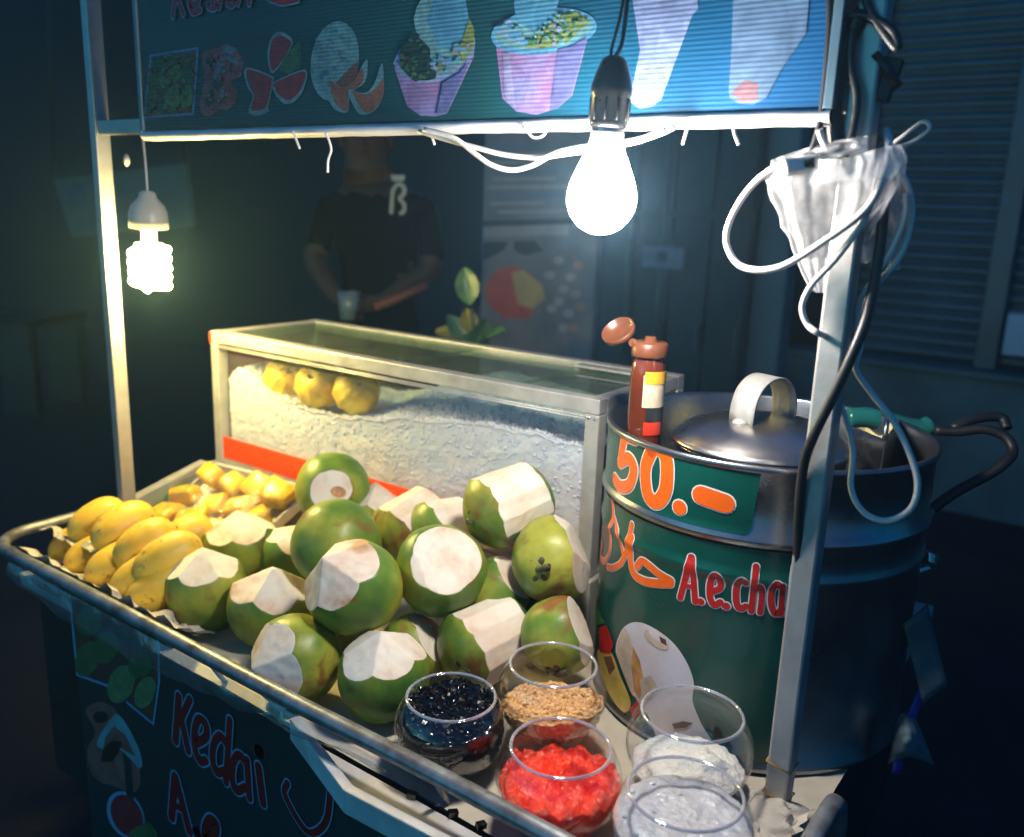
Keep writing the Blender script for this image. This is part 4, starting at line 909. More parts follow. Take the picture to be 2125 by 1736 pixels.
# ================================================================== SLICED MANGO PACKS
MSL = mat('mango_flesh', (.86, .54, .04), .3, 0, .2, 25, .2, 60, sss=.3)
def pack(px, py, y, label, seed, rot):
    c = ony(px, py, y); r_ = random.Random(seed); M = Matrix.Rotation(rot, 3, 'Z') @ Matrix.Rotation(R_(24), 3, 'X')
    t = thing('mango_pack', c, label, 'fruit pack', 'packs of sliced mango'); W_, L_ = .075, .115
    mb = MB()
    mb.box(c + M @ Vector((0, 0, -.012)), (W_ * 2, L_ * 2, .004), M)
    for sx in (-1, 1): mb.box(c + M @ Vector((sx * W_, 0, 0)), (.006, L_ * 2 + .006, .022), M)
    for sy in (-1, 1): mb.box(c + M @ Vector((0, sy * L_, 0)), (W_ * 2 - .006, .006, .0215), M)
    mb.build('foam_tray', FOAM, t, .0015)
    for iy in range(3):
        for ix in range(2):
            p = Vector(((ix - .5) * .066 + r_.uniform(-.006, .006), (iy - 1) * .066 + r_.uniform(-.006, .006), .012 + r_.uniform(0, .016)))
            K = M @ Matrix.Rotation(r_.uniform(-.5, .5), 3, 'Z') @ Matrix.Rotation(r_.uniform(-.4, .4), 3, 'Y') @ Matrix.Rotation(r_.uniform(-.3, .3), 3, 'X')
            b = MB(); b.box(c + M @ p, (.068, .060, .040), K); P0 = c + M @ p
            for i in range(8):
                q = K.transposed() @ (b.v[i] - P0); q.x *= r_.uniform(.55, 1.2); q.y *= r_.uniform(.55, 1.2); q.z *= r_.uniform(.5, 1.4); b.v[i] = P0 + K @ q
            o_ = b.build('mango_piece', MSL, t, .011); o_.modifiers[0].segments = 3
            for f_ in o_.data.polygons: f_.use_smooth = True
    fm_ = MB()
    fm_.grid(lambda u, v: c + M @ Vector(((u - .5) * W_ * 2.05, (v - .5) * L_ * 2.05, .042 * math.sin(math.pi * u) ** .5 * math.sin(math.pi * v) ** .5 + .013 + .004 * noise.noise(Vector((u * 7, v * 7, seed))))), 24, 24)
    fm_.build('wrap', sheet_mat('wrap_film', (.98, .98, .97), .035, .45, .10, milk=.02, milkc=(.8, .8, .7), bump=.7, bscale=50), t)
pack(425, 1050, 1.04, 'foam tray of wrapped sliced mango nearest the left post', 3, .12)
pack(515, 1078, 1.05, 'foam tray of wrapped sliced mango behind the low cone coconut', 5, .05)
tag(MB().tube([ony(352, 1012, 1.06), ony(398, 1031, 1.03)], .0014, 6).build('skewer', mat('bamboo', (.5, .33, .13), .6)), 'thin bamboo skewer lying on the wrapped mango', 'skewer')
gp = MB(); gp.grid(lambda u, v: ony(268 + 75 * u, 1068 - 40 * v - 12 * u, 1.03) + Vector((0, .05 * v, .004 * math.sin(u * 8))), 8, 6)
tag(gp.build('green_cloth', mat('green_cloth', (.03, .14, .04), .7, 0, .3, 30), solid=.003), 'patch of green cloth between the left post and the sliced mango', 'cloth')

# ================================================================== GLASS BOWLS
BP = [(.30, -.70), (.50, -.70), (.72, -.60), (.90, -.36), (.99, -.08), (1.0, .10), (.96, .30), (.88, .47), (.80, .585), (.785, .61)]
def bowl(px, py, y, rpx, label):
    c = ony(px, py, y); R = rpx * depth(c) / F
    t = thing('glass_bowl', c - Vector((0, 0, .7 * R)), label, 'bowl', 'round glass bowls of toppings')
    sm = [(v.x, v.y) for v in cr([Vector((a, b, 0)) for a, b in BP], 5)]
    MB().lathe([(.001, -.70 * R)] + [(r * R, z * R) for r, z in sm], c, None, 64).build('glass_wall', GLASS, t)
    MB().lathe([(.001, -.68 * R), (.5 * R, -.68 * R), (.70 * R, -.585 * R)], c, None, 48).build('glass_base', GLASS, t)
    rim = [c + Vector((.785 * R * math.cos(2 * math.pi * k / 64), .785 * R * math.sin(2 * math.pi * k / 64), .61 * R)) for k in range(65)]
    MB().tube(rim, .0021, 8, cap=False).build('rim', sheet_mat('rim_glass', (.85, .86, .9), .35, .9, .08, milk=.25, milkc=(.8, .78, .85)), t)
    return c, R
def inner(z):
    for (r0, z0), (r1, z1) in zip(BP, BP[1:]):
        if z0 <= z <= z1 and z1 > z0: return (r0 + (r1 - r0) * (z - z0) / (z1 - z0)) * .965
    return .45
def fill(c, R, level, name, m_, label, cat, n, item, seed, amp=.05, nsc=4, rough=.4):
    """heap that follows the bowl wall up to level(x,y), plus many loose bits on it and against the glass"""
    r_ = random.Random(seed); mb = MB(); NR, NA = 30, 90
    def lv(x, y): return max(-.60, min(.5, level(x, y) + amp * noise.noise(Vector((x * nsc, y * nsc, seed))) + amp * .5 * noise.noise(Vector((x * nsc * 2.5, y * nsc * 2.5, seed))) + amp * .3 * noise.noise(Vector((x * nsc * 5, y * nsc * 5, seed)))))
    b = len(mb.v); rows = []
    for k in range(NA):
        q = 2 * math.pi * k / NA; col = []
        ze = .0
        for it in range(6): ze = lv(inner(ze) * math.cos(q), inner(ze) * math.sin(q))
        for i in range(NR): r = inner(ze) * i / (NR - 1); col.append((r * math.cos(q), r * math.sin(q), lv(r * math.cos(q), r * math.sin(q))))
        for i in range(1, 21): z = ze + (-.66 - ze) * i / 20; r = inner(z) * (1 - .07 * rough * abs(noise.noise(Vector((3.2 * math.cos(q), 3.2 * math.sin(q), z * 5 + seed)))) - .04 * rough * abs(noise.noise(Vector((8 * math.cos(q), 8 * math.sin(q), z * 9 + seed))))); col.append((r * math.cos(q), r * math.sin(q), z))
        rows.append(col)
    M_ = len(rows[0])
    for col in rows:
        for p in col: mb.v.append(c + Vector(p) * R)
    for k in range(NA):
        k2 = (k + 1) % NA
        for i in range(M_ - 1): mb.face([b + k * M_ + i, b + k * M_ + i + 1, b + k2 * M_ + i + 1, b + k2 * M_ + i], 0, True)
    for i in range(n):
        q = r_.uniform(0, 2 * math.pi)
        if r_.random() < .62: r = .93 * math.sqrt(r_.random()) * .93; x, y = r * math.cos(q), r * math.sin(q); z = lv(x, y); lim = inner(z) - .05; k = min(1, lim / max(r, 1e-3)); p = Vector((x * k, y * k, z))
        else:
            ze = lv(.85 * math.cos(q), .85 * math.sin(q)); z = r_.uniform(-.6, ze); r = inner(z) - .035; p = Vector((r * math.cos(q), r * math.sin(q), z))
        item(mb, c + p * R, R, r_)
    return tag(mb.build(name, m_), label, cat, kind='stuff')
def it_cube(mb, p, R, r_):
    s = R * r_.uniform(.05, .085); mb.box(p, (s, s * .8, s * .6), frame((r_.gauss(0, 1), r_.gauss(0, 1), r_.gauss(0, 1)), (1, .3, .2)))
def it_ball(lo, hi, j=.1, fl=1.0):
    def f_(mb, p, R, r_): s = R * r_.uniform(lo, hi); mb.ball(p, (s, s * r_.uniform(.7, 1), s * fl), frame((r_.gauss(0, 1), r_.gauss(0, 1), r_.gauss(0, 1)), (1, .3, .2)), 2 if s > .004 else 1, 0, j * .5, r_)
    return f_
c, R = bowl(935, 1508, .79, 116, 'glass bowl full of shiny black jelly')
fill(c, R, lambda x, y: .34 + .1 * y, 'black_jelly', JELK, 'glistening black jelly cubes filling a glass bowl', 'jelly', 1500, it_cube, 1, .1)
c, R = bowl(1160, 1620, .783, 131, 'glass bowl half filled with red jelly')
RED = mat('red_jelly', (.96, .055, .02), .14, 0, .05, 30, 1.0, 130, sss=.45, spec=.5)
RED.node_tree.nodes['Principled BSDF'].inputs['Subsurface Radius'].default_value = (.03, .006, .003)
fill(c, R, lambda x, y: .02 + .34 * math.exp(-((x - .25) ** 2 + (y - .05) ** 2) / .06) + .05 * x, 'red_jelly', RED, 'bright red wet jelly lumps in a glass bowl', 'jelly', 0, it_ball(.05, .09, .2, .8), 2, .18, 4.5, .9)
c, R = bowl(1145, 1440, .895, 113, 'glass bowl with a little chopped peanut behind the red jelly one')
PEA = mat('peanut', (.78, .50, .22), .5, 0, .3, 120, .2, 90, c2=(.46, .20, .06))
fill(c, R, lambda x, y: -.16 + .14 * x - .08 * y, 'chopped_peanut', PEA, 'golden chopped peanuts in a glass bowl', 'peanuts', 1100, it_ball(.04, .075, .5, .7), 3, .08)
c, R = bowl(1430, 1550, .915, 131, 'glass bowl part filled with white coconut flakes against the drum')
COC = mat('coconut_flakes', (.80, .79, .74), .7, 0, .1, 120, 1.0, 260, sss=.3)
fill(c, R, lambda x, y: -.34 + .34 * math.exp(-((x - .3) ** 2 + (y + .1) ** 2) / .25), 'coconut_flakes', COC, 'fluffy white coconut flakes in a glass bowl', 'coconut flakes', 0, it_ball(.016, .03, .3, .6), 4, .07, 3.5, .15)
c, R = bowl(1415, 1722, .79, 149, 'glass bowl full of translucent white pearls, foremost of the bowls along the rail')
PEARL = mat('sago', (.58, .58, .61), .12, 0, .2, 60, .8, 120, sss=.6, spec=.6)
fill(c, R, lambda x, y: .16 + .04 * y, 'sago_pearls', PEARL, 'wet translucent white sago pearls in a glass bowl', 'sago', 24, it_ball(.03, .05, .05, .6), 5, .035, 4, .15)

# ================================================================== DRUM POT
DC, DR = (-.421, 1.243), .232
DZ1 = H - .302; DZ0 = FLOOR + .001
dp = thing('drum_pot', (DC[0], DC[1], DZ0), 'tall stainless steel drum pot wrapped in green stickers', 'pot')
dprof = [(.001, 0), (DR - .01, 0), (DR, .01)]
zt = DZ1 - DZ0
for zr, hr_ in ((.012, .004), (.282, .003), (.333, .005)): dprof += [(DR, zr - .008), (DR + hr_, zr - .003), (DR + hr_, zr + .003), (DR, zr + .008)]
dprof += [(DR, zt - .010), (DR + .004, zt - .006), (DR + .003, zt), (DR - .002, zt + .001), (DR - .004, zt - .004), (DR - .004, zt - .16)]
MB().lathe(dprof, (DC[0], DC[1], DZ0), None, 96).build('wall', STEELD, dp)
MB().disc((DC[0], DC[1], DZ1 - .13), DR - .004, 64).build('inner_deck', STEEL, dp)
DS = Drum(DC, DR); DS.grid = .006; DS.zmax = DZ1 - .007; DS.rings = ((DZ0 + .282, .0032), (DZ0 + .333, .005))
# side handle brackets, hanging bail
def dpt(ang, r, z): return Vector((DC[0] + r * math.cos(R_(ang)), DC[1] + r * math.sin(R_(ang)), z))
hp = MB(); hp.tube(cr([at(1925, 1062, 1.30), at(1985, 1020, 1.30), at(2050, 985, 1.30), at(2085, 960, 1.30), at(2102, 935, 1.31), at(2085, 905, 1.32), at(2040, 890, 1.33), at(1990, 895, 1.34), at(1940, 893, 1.35)], 5), .008, 8)
hp.tube(cr([at(1975, 890, 1.35), at(2020, 870, 1.35), at(2075, 865, 1.35), at(2090, 890, 1.34)], 4), .008, 8); hp.build('bail_handle', BLACKR, dp)
MB().tube([at(1905, 1060, 1.27), at(1930, 1058, 1.29), at(1932, 1075, 1.29)], .007, 8).build('handle_lug', STEEL, dp)
# green stickers
za, zb = DZ0 + .236, DZ0 + .282
def sticker(px_r, z0, z1, nm, skew=0.0):
    u1 = DS.uv(px_r, 1050)[0]; u0 = DS.uv(1262, 900)[0] - .12; mb = MB()
    poly2(DS, [(u0, z0), (u1 + skew, z0), (u1 + skew * .4, z0 + .01), (u1, z1), (u0, z1)], .0012, mb); return mb.build(nm, GREENV, dp)
st1 = sticker(1572, DZ0 + .341, DZ1 - .009, 'top_sticker', -.012)
st2 = sticker(1668, DZ0 + .022, DZ0 + .323, 'body_sticker')
ZG = (1219.1, 609.6, .42627); ZE = (1158.2, 1005.8, .26338)
ORP = mat('print_orange', (.85, .13, .008), .3, 0, .06); WPR = mat('print_white', (.74, .74, .76), .4, 0, .05); RPR = mat('print_deep_red', (.55, .02, .015), .3, 0, .1)
N50 = [([(240, 705), (188, 688)], 20), ([(186, 692), (168, 812)], 20), ([(166, 818), (208, 800), (232, 850), (212, 925), (170, 938), (140, 900)], 20), ([(318, 760), (288, 850), (300, 975), (345, 1010), (385, 950), (392, 830), (375, 770), (340, 742), (318, 760)], 24), ([(452, 1038)], 34), ([(558, 978), (672, 1018)], 30)]
N50 = [(p_, h_ * (1.5 if len(p_) > 1 else 1.05)) for p_, h_ in N50]
lettering(DS, dp, 'printed_price', N50, ORP, WPR, 7, ZG, base=.0018)
HAL = [([(440, 130), (445, 240), (425, 345), (422, 480), (400, 570), (365, 600), (344, 555), (355, 470)], 15), ([(455, 260), (488, 380), (508, 470), (522, 540)], 14), ([(592, 310), (570, 420), (545, 530), (500, 620), (440, 652), (398, 645)], 18), ([(590, 410), (580, 560), (602, 690), (680, 752), (790, 772), (888, 775)], 24), ([(632, 640), (672, 598), (735, 640), (805, 700), (895, 752)], 22)]
HAL = [(p_, h_ * 1.35) for p_, h_ in HAL]
lettering(DS, dp, 'printed_word', HAL, ORP, WPR, 8, ZE, base=.0018)
ACH = [([(1052, 565), (968, 885)], 26), ([(1060, 565), (1085, 915)], 26), ([(1010, 790), (1075, 800)], 18), ([(1128, 915)], 27), ([(1218, 835), (1280, 805), (1278, 735), (1238, 705), (1204, 765), (1200, 870), (1232, 942), (1282, 918)], 26), ([(1325, 950)], 30),
       ([(1482, 765), (1442, 745), (1408, 800), (1405, 910), (1432, 968), (1482, 950)], 26), ([(1560, 635), (1522, 990)], 24), ([(1545, 830), (1588, 790), (1606, 850), (1590, 1000)], 23), ([(1760, 800), (1718, 770), (1682, 830), (1678, 940), (1712, 1010), (1760, 970)], 25), ([(1768, 785), (1752, 1012)], 22), ([(1862, 640), (1812, 1025)], 24), ([(1830, 780), (1900, 800)], 16)]
ACH = [(p_, h_ * (.93 if len(p_) > 1 else 1.0)) for p_, h_ in ACH]
lettering(DS, dp, 'printed_word', ACH, RPR, WPR, 9, ZE, base=.0018)
IV = mat('pr_ivory', (.70, .67, .72), .35, 0, .15, 9, c2=(.62, .50, .44)); TAN = mat('pr_tan', (.66, .50, .36), .35, 0, .35, 30); YEL = mat('pr_custard', (.70, .50, .10), .35, 0, .3, 40); CHI = mat('pr_chilli', (.55, .02, .015), .25, 0, .3, 30); LFG = mat('pr_leaf', (.06, .22, .06), .35, 0, .4, 40)
ORM = mat('pr_toast', (.60, .27, .08), .35, 0, .5, 60)
prints(DS, dp, 'printed_coconut', [([(1290, 1311), (1306, 1294), (1327, 1290), (1353, 1299), (1387, 1322), (1411, 1348), (1432, 1385), (1441, 1419), (1438, 1453), (1456, 1500), (1482, 1560), (1390, 1580), (1350, 1490), (1330, 1465), (1300, 1400), (1280, 1350)], IV), ([(1292, 1311), (1300, 1304), (1312, 1330), (1322, 1370), (1326, 1410), (1318, 1445), (1297, 1400), (1282, 1350)], TAN), ([(1316, 1340), (1330, 1370), (1340, 1420), (1330, 1450), (1318, 1430), (1312, 1380)], ORM), ([(1330, 1410), (1352, 1400), (1368, 1425), (1352, 1450), (1335, 1455)], TAN), (ell(1364, 1326, 30, 13, 38), TAN), (ell(1368, 1321, 24, 8, 38), IV), ([(1370, 1318), (1384, 1326), (1386, 1338), (1374, 1332)], BRN), ([(1396, 1500), (1420, 1494), (1440, 1498), (1424, 1508), (1402, 1510)], BRN)], base=.0018)
prints(DS, dp, 'printed_dessert', [([(1243, 1350), (1270, 1350), (1290, 1400), (1312, 1458), (1295, 1476), (1262, 1430), (1248, 1390)], YEL), ([(1256, 1362), (1272, 1360), (1280, 1385), (1268, 1400)], ORG), ([(1246, 1302), (1262, 1296), (1277, 1335), (1270, 1356), (1248, 1352)], CHI), ([(1234, 1228), (1246, 1262), (1260, 1292), (1240, 1298), (1232, 1290)], LFG), ([(1310, 1470), (1326, 1452), (1336, 1475), (1318, 1492)], CHI)], base=.0026)
# divider plates inside
for a_, b_, nm in ((at(1762, 882, 1.24), at(1836, 912, 1.17), 'divider_plate'), (at(1836, 912, 1.17), at(1870, 870, 1.36), 'divider_plate')):
    mb = MB(); mb.v += [a_, b_, Vector((b_.x, b_.y, DZ1 - .129)), Vector((a_.x, a_.y, DZ1 - .129))]; mb.face([0, 1, 2, 3]); mb.build(nm, STEEL, dp, solid=.0025)
MB().tube([at(1836, 915, 1.168), at(1842, 868, 1.17)], .0035, 7).build('pin', STEEL, dp)
# inner pot with domed lid
LCx, LCy = onz(1578, 915, DZ1 - .004).x, onz(1578, 915, DZ1 - .004).y
ip = thing('inner_pot', (LCx, LCy, DZ1 - .13), 'steel pot standing inside the big drum under a lid', 'pot')
MB().lathe([(.001, 0), (.112, 0), (.114, .01), (.114, .115), (.119, .118), (.119, .121), (.111, .121)], (LCx, LCy, DZ1 - .1285), None, 64).build('wall', STEELD, ip)
ld = thing('pot_lid', (LCx, LCy, DZ1 - .007), 'domed steel pot lid with a wide strap handle', 'lid')
LIDM = mat('polished_steel', (.66, .62, .57), .30, 1.0, .3, 8, .05, 30)
MB().lathe([(.121, .0), (.124, .002), (.124, .006), (.118, .010), (.113, .014), (.10, .023), (.08, .030), (.055, .035), (.03, .0375), (.001, .0385)], (LCx, LCy, DZ1 - .007), None, 72).build('dome', LIDM, ld)
hd = MB(); hpth = []; hz = DZ1 - .007 + .033
h0, h1 = at(1553, 858, depth(Vector((LCx, LCy, hz))) - .02), at(1637, 838, depth(Vector((LCx, LCy, hz))) + .03)
hdir = Vector((h1.x - h0.x, h1.y - h0.y, 0)); hw_ = hdir.length / 2; hdir.normalize(); hn = Vector((-hdir.y, hdir.x, 0)); hc = Vector((LCx, LCy, hz))
def hf(u, v):
    q = math.pi * u; e = 1.0
    return hc + hdir * (-hw_ * 1.05 * math.cos(q)) + Vector((0, 0, .062 * math.sin(q) ** .7)) + hn * ((v - .5) * .040)
hd.grid(hf, 24, 3); hd.build('strap_handle', ALU, ld, solid=.003)
for s in (-1, 1): MB().ball(hc + hdir * (s * hw_ * 1.06) + Vector((0, 0, .002)), (.012, .012, .006), None, 2).build('handle_foot', ALU, ld)

# sauce bottle
bb0 = at(1338, 870, 1.235); bz = DZ1 - .1295
bp_ = thing('sauce_bottle', (bb0.x, bb0.y, bz), 'brown sauce bottle with open flip cap standing inside the drum', 'bottle')
BOT = Vector((bb0.x, bb0.y, bz)); ztop_ = ony(1340, 738, bb0.y).z - bz; sb = .0245
MB().lathe([(.001, 0), (sb * .95, 0), (sb, .006), (sb, ztop_ - .03), (sb * .96, ztop_ - .012), (sb * .85, ztop_ - .002), (sb * .8, ztop_)], BOT, None, 40).build('body', mat('sauce_brown', (.12, .024, .008), .12, 0, .3, 8, coat=.6), bp_)
CAPM = mat('cap_brown', (.12, .038, .015), .35, 0, .2, 20)
cp = MB().lathe([(.001, ztop_ - .001), (sb * 1.0, ztop_), (sb * 1.03, ztop_ + .003), (sb * 1.03, ztop_ + .018), (sb * .9, ztop_ + .021), (sb * .35, ztop_ + .021), (sb * .3, ztop_ + .028), (.001, ztop_ + .028)], BOT, None, 32).build('cap', CAPM, bp_)
fc = ony(1287, 693, bb0.y); fn_ = camdir(-.45, .62, .62)
MB().lathe([(.001, 0), (sb * .95, 0), (sb, .004), (sb, .010), (sb * .92, .010), (sb * .9, .004), (.001, .004)], fc, frame(fn_), 28).build('flip_lid', CAPM, cp)
MB().tube([BOT + Vector((0, 0, ztop_ + .019)) - RT * sb, fc + RT * sb * .7 - UP * sb * .45], .006, 8).build('hinge', CAPM, cp)
LS = Drum((BOT.x, BOT.y), sb); LS.grid = .006
u0 = LS.uv(1338, 800)[0]
def lab(z0, z1, a, b, off, m_, nm):
    mb = MB(); poly2(LS, [(u0 + a, z0), (u0 + b, z0), (u0 + b, z1), (u0 + a, z1)], off, mb); mb.build(nm, m_, bp_)
zz = lambda py: ony(1340, py, bb0.y).z
lab(zz(838), zz(772), -.002, .040, .0007, mat('label_cream', (.62, .52, .38), .4, 0, .25, 60), 'label'); lab(zz(790), zz(764), .0, .040, .0012, mat('label_yellow', (.72, .40, .03), .4, 0, .2, 60), 'label_band')
lab(zz(866), zz(838), .004, .036, .0008, DARKM, 'label_band'); lab(zz(895), zz(868), .002, .03, .0010, mat('label_red', (.7, .04, .015), .4), 'label_band')

# ================================================================== BAG, CABLES AND ODDMENTS AT THE RIGHT POST
bg_ = MB()
def bagf(u, v):
    q = 2 * math.pi * u
    xc = 1742 - 38 * v ** 1.3; yc = 322 + 285 * v
    a = 140 * (1 - v) ** .72 + 9
    if v < .10: a *= .86 + .14 * v / .10
    n1 = noise.noise(Vector((math.cos(q) * 1.7, math.sin(q) * 1.7, v * 2.2))); n2 = 1 - abs(noise.noise(Vector((math.cos(q) * 3.6 + v, math.sin(q) * 3.6, v * 4.5)))) * 2; n3 = noise.noise(Vector((math.cos(q) * 9, math.sin(q) * 9, v * 9)))
    pl = math.sin(6 * q + 1.2 * v) + .6 * math.sin(11 * q + 1.3 - v) + .4 * math.sin(17 * q + 2 * v)
    a *= 1 + .17 * n1 + .05 * n2 + .03 * pl + .035 * n3
    y0 = .930 + .060 * min(1, max(0, v - .18) * 1.8)
    return ony(xc + a * math.cos(q), yc + 14 * n1 * (1 - v) - 16 * math.cos(q) * (1 - v), y0 - .020 * (1 - v) * math.sin(q) * (1 + .1 * n2 + .5 * n1) - .0035 * pl * (1 - .6 * v) - .001 * n2)
bg_.grid(bagf, 130, 80)
bgo = thing('plastic_bag', ony(1740, 450, .95), 'white translucent plastic bag knotted round the right post over a plug', 'plastic bag')
bg_.build('pouch', BAG, bgo)
b2 = MB(); b2.grid(lambda u, v: ony(1790 + 92 * u - 14 * v, 318 + 215 * v + 20 * u + 10 * math.sin(u * 9), .985 + .016 * noise.noise(Vector((u * 5, v * 5, 2)))), 30, 34); b2.build('loose_end', BAG, bgo)
b3 = MB(); b3.grid(lambda u, v: ony(1600 + 200 * u, 332 - 78 * u * (1 - .35 * u) + 34 * v, .925 + .012 * noise.noise(Vector((u * 6, v * 3, 2))) + .006 * math.sin(v * 9 + u * 4)), 36, 12); b3.build('twisted_neck', BAG, bgo)
def cable(pts, r, m_, label, name='cable', group=None):
    return tag(MB().tube(cr(pts, 7), r, 8).build(name, m_), label, 'cable', group)
Y_ = lambda L, y: [ony(p[0], p[1], p[2] if len(p) > 2 else y) for p in L]
A_ = lambda L, d: [at(p[0], p[1], p[2] if len(p) > 2 else d) for p in L]
cable(Y_([(1700, 325), (1655, 332), (1612, 345), (1560, 385), (1518, 450), (1508, 505), (1540, 553), (1615, 555), (1715, 497), (1800, 430), (1838, 350), (1845, 300, .94), (1840, 270, .98)], .925), .0038, CABLEW, 'white cable making one wide loop left of the plastic bag')
cable(Y_([(1828, 330), (1800, 440), (1740, 530), (1685, 590), (1665, 635), (1675, 672), (1700, 692), (1722, 697, .965), (1745, 690, .985)], .932), .0034, CABLEW, 'white cable curling into a small loop against the right post below the bag')
cable(Y_([(1862, 340, .985), (1888, 400, .985), (1890, 460), (1868, 530), (1820, 590), (1792, 640), (1785, 720), (1776, 765), (1808, 815), (1850, 868), (1883, 930), (1904, 1000), (1890, 1055), (1840, 1080), (1792, 1062), (1766, 1012), (1770, 935), (1752, 862), (1742, 835)], .985), .0036, CABLEW, 'white cable dangling in a long loop over the drum rim')
cable(Y_([(1880, 400), (1878, 450), (1850, 520), (1812, 580), (1785, 625), (1778, 690)], .975), .003, CABLEW, 'short white cable running beside the bag towards the drum')
cable(Y_([(1842, 312, .99), (1890, 296), (1928, 268), (1915, 252), (1870, 285), (1850, 300)], 1.0), .0022, CABLEW, 'thin pale wire loop sticking out right of the bag')
cable(Y_([(1832, 320, .97), (1832, 450, .975), (1818, 560, .97), (1798, 660, .95), (1762, 750, .938), (1722, 835, .935), (1688, 905, .935), (1668, 965, .94), (1658, 1060, .945), (1655, 1180, .955), (1650, 1300, .965)], .93), .0058, CABLEK, 'thick black cable crossing in front of the right post down the drum')
cable(Y_([(1722, -60), (1722, 60), (1712, 180), (1702, 255), (1690, 300), (1675, 335)], .93), .004, CABLEK, 'black cable running down the sign edge into the bag')
cable(Y_([(1790, 20), (1752, 110), (1735, 200), (1732, 270), (1745, 325)], .945), .0085, CABLEK, 'fat black cable bowed between the sign and the right post')
cable(Y_([(1770, 60), (1765, 130), (1778, 200), (1770, 270), (1752, 325)], .935), .0045, CABLEK, 'slim black cable bowed in front of the right post top')
cable(Y_([(1735, 40), (1790, 32), (1850, 60), (1862, 100), (1830, 60), (1800, 10), (1790, -60)], .94), .0045, CABLEK, 'black cable looped over the top of the right post')
cable(Y_([(1700, 268, .925), (1712, 300), (1735, 330)], .93), .004, CABLEW, 'short pale cable between sign corner and bag')
clp = MB(); clp.box(ony(1840, 165, .962), (.018, .012, .04), frame(camdir(.3, .9, .2))); clp.tube([ony(1815, 110, .95), ony(1845, 150, .955), ony(1866, 180, .96)], .005, 6)
tag(clp.build('cable_clip', DARKM), 'dark clip holding cables on the right post', 'clip')
# plug in the bag
plg = thing('power_plug', ony(1650, 348, .915), 'white plug lying on the bag beside the post', 'plug')
MB().box(ony(1655, 346, .915), (.03, .016, .014), frame(camdir(0, .3, 1), camdir(1, .12, 0))).build('plug_body', WHITEP, plg, .003)
MB().tube([ony(1672, 340, .915), ony(1690, 336, .915)], .005, 8).build('cord_sleeve', BLACKR, plg)
# wires slung under the sign
wy = .91
cable([ony(*p, wy) for p in ((870, 272), (930, 290), (985, 305), (1045, 320), (1110, 326), (1175, 318), (1240, 308), (1310, 295), (1365, 278), (1400, 262))], .0034, CABLEW, 'white wire sagging straight behind the bulb below the sign', 'wire')
cable([ony(*p, wy - .01) for p in ((880, 268), (940, 285), (985, 318), (1020, 342), (1062, 352), (1105, 342), (1150, 318), (1200, 306), (1260, 300), (1330, 288), (1380, 268))], .0034, CABLEW, 'white wire dipping low below the sign before the bulb', 'wire')
for i, L in enumerate((((608, 272), (615, 290), (622, 308)), ((676, 275), (684, 295), (687, 312), (681, 332), (680, 358)), ((890, 268), (897, 285), (902, 300)), ((1428, 262), (1424, 275), (1417, 299)), ((1523, 258), (1524, 275), (1533, 300)), ((1088, 262), (1106, 284), (1128, 280), (1135, 262)))):
    cable([ony(*p, SY - .012) for p in L], .0018, CABLEW, ['short cut tie end under the sign beside the long one', 'long crooked tie end hanging under the printed watermelon', 'tiny tie end where the sagging wires begin', 'tie end under the sign right of the bulb, nearer the bulb', 'tie end under the sign nearest the bag', 'small bent tie under the sign left of the bulb'][i], 'wire_tie', 'tie ends under the sign')
tag(MB().ball(ony(263, 332, 1.0), (.006, .006, .012), None, 2).build('pull_cord_bead', CABLEW), 'small pale bead on a string beside the left post', 'bead')
# things hung on the drum's far side
cl2 = thing('spring_clip', at(1905, 1155, 1.28), 'shiny steel clip clamped on the side of the drum', 'clip')
m_ = MB(); m_.grid(lambda u, v: at(1868 + 80 * u, 1142 + 26 * v - 12 * u * (1 - u) * 4 + 14 * u, 1.28 + .03 * math.sin(u * 6)), 10, 4); m_.build('jaw', STEEL, cl2, solid=.004)
m_ = MB(); m_.grid(lambda u, v: at(1865 + 70 * u, 1190 + 14 * v - 22 * u, 1.27), 8, 3); m_.build('jaw', STEEL, cl2, solid=.004)
tg = MB(); tg.grid(lambda u, v: at(1900 + 40 * v + 50 * (u - .5), 1275 + 165 * v - 40 * (u - .5), 1.17 + .01 * math.sin(v * 5)), 4, 10)
tag(tg.build('card_tag', mat('grimy_card', (.06, .085, .095), .7, 0, .4, 30), solid=.003), 'worn card tag hanging at the side of the drum', 'tag')
st = MB(); st.grid(lambda u, v: at(1925 - 72 * v - 10 * math.sin(v * 3) + 16 * u, 1395 + 210 * v, 1.185 + .01 * u), 3, 14)
tag(st.build('blue_strap', mat('blue_webbing', (.02, .06, .34), .7, 0, .3, 60), solid=.003), 'blue webbing strap hanging down beside the drum', 'strap')
b4 = MB(); b4.grid(lambda u, v: at(1842 + 95 * u * (.35 + .65 * v) + 22 * (1 - v), 1490 + 98 * v - 16 * math.sin(u * 3.1), 1.20 - .05 * math.sin(u * 3.14) * math.sin(v * 2.6) + .008 * noise.noise(Vector((u * 6, v * 6, 1)))), 16, 14)
tag(b4.build('pouch', mat('pale_pouch', (.09, .14, .16), .7, 0, .3, 30, .3, 40), solid=.004), 'pale pouch hanging low behind the drum under the tag', 'pouch')
hk = thing('wire_hook', at(1830, 1320, 1.24), 'bent steel hook hanging from the drum side', 'hook')
MB().tube(cr(A_([(1795, 1300), (1800, 1320), (1830, 1318), (1860, 1300), (1868, 1272), (1862, 1250)], 1.24), 5), .005, 7).build('bar', STEEL, hk)
MB().tube(cr(A_([(1852, 1345), (1850, 1370), (1812, 1392)], 1.24), 5), .004, 7).build('prong', STEEL, hk)
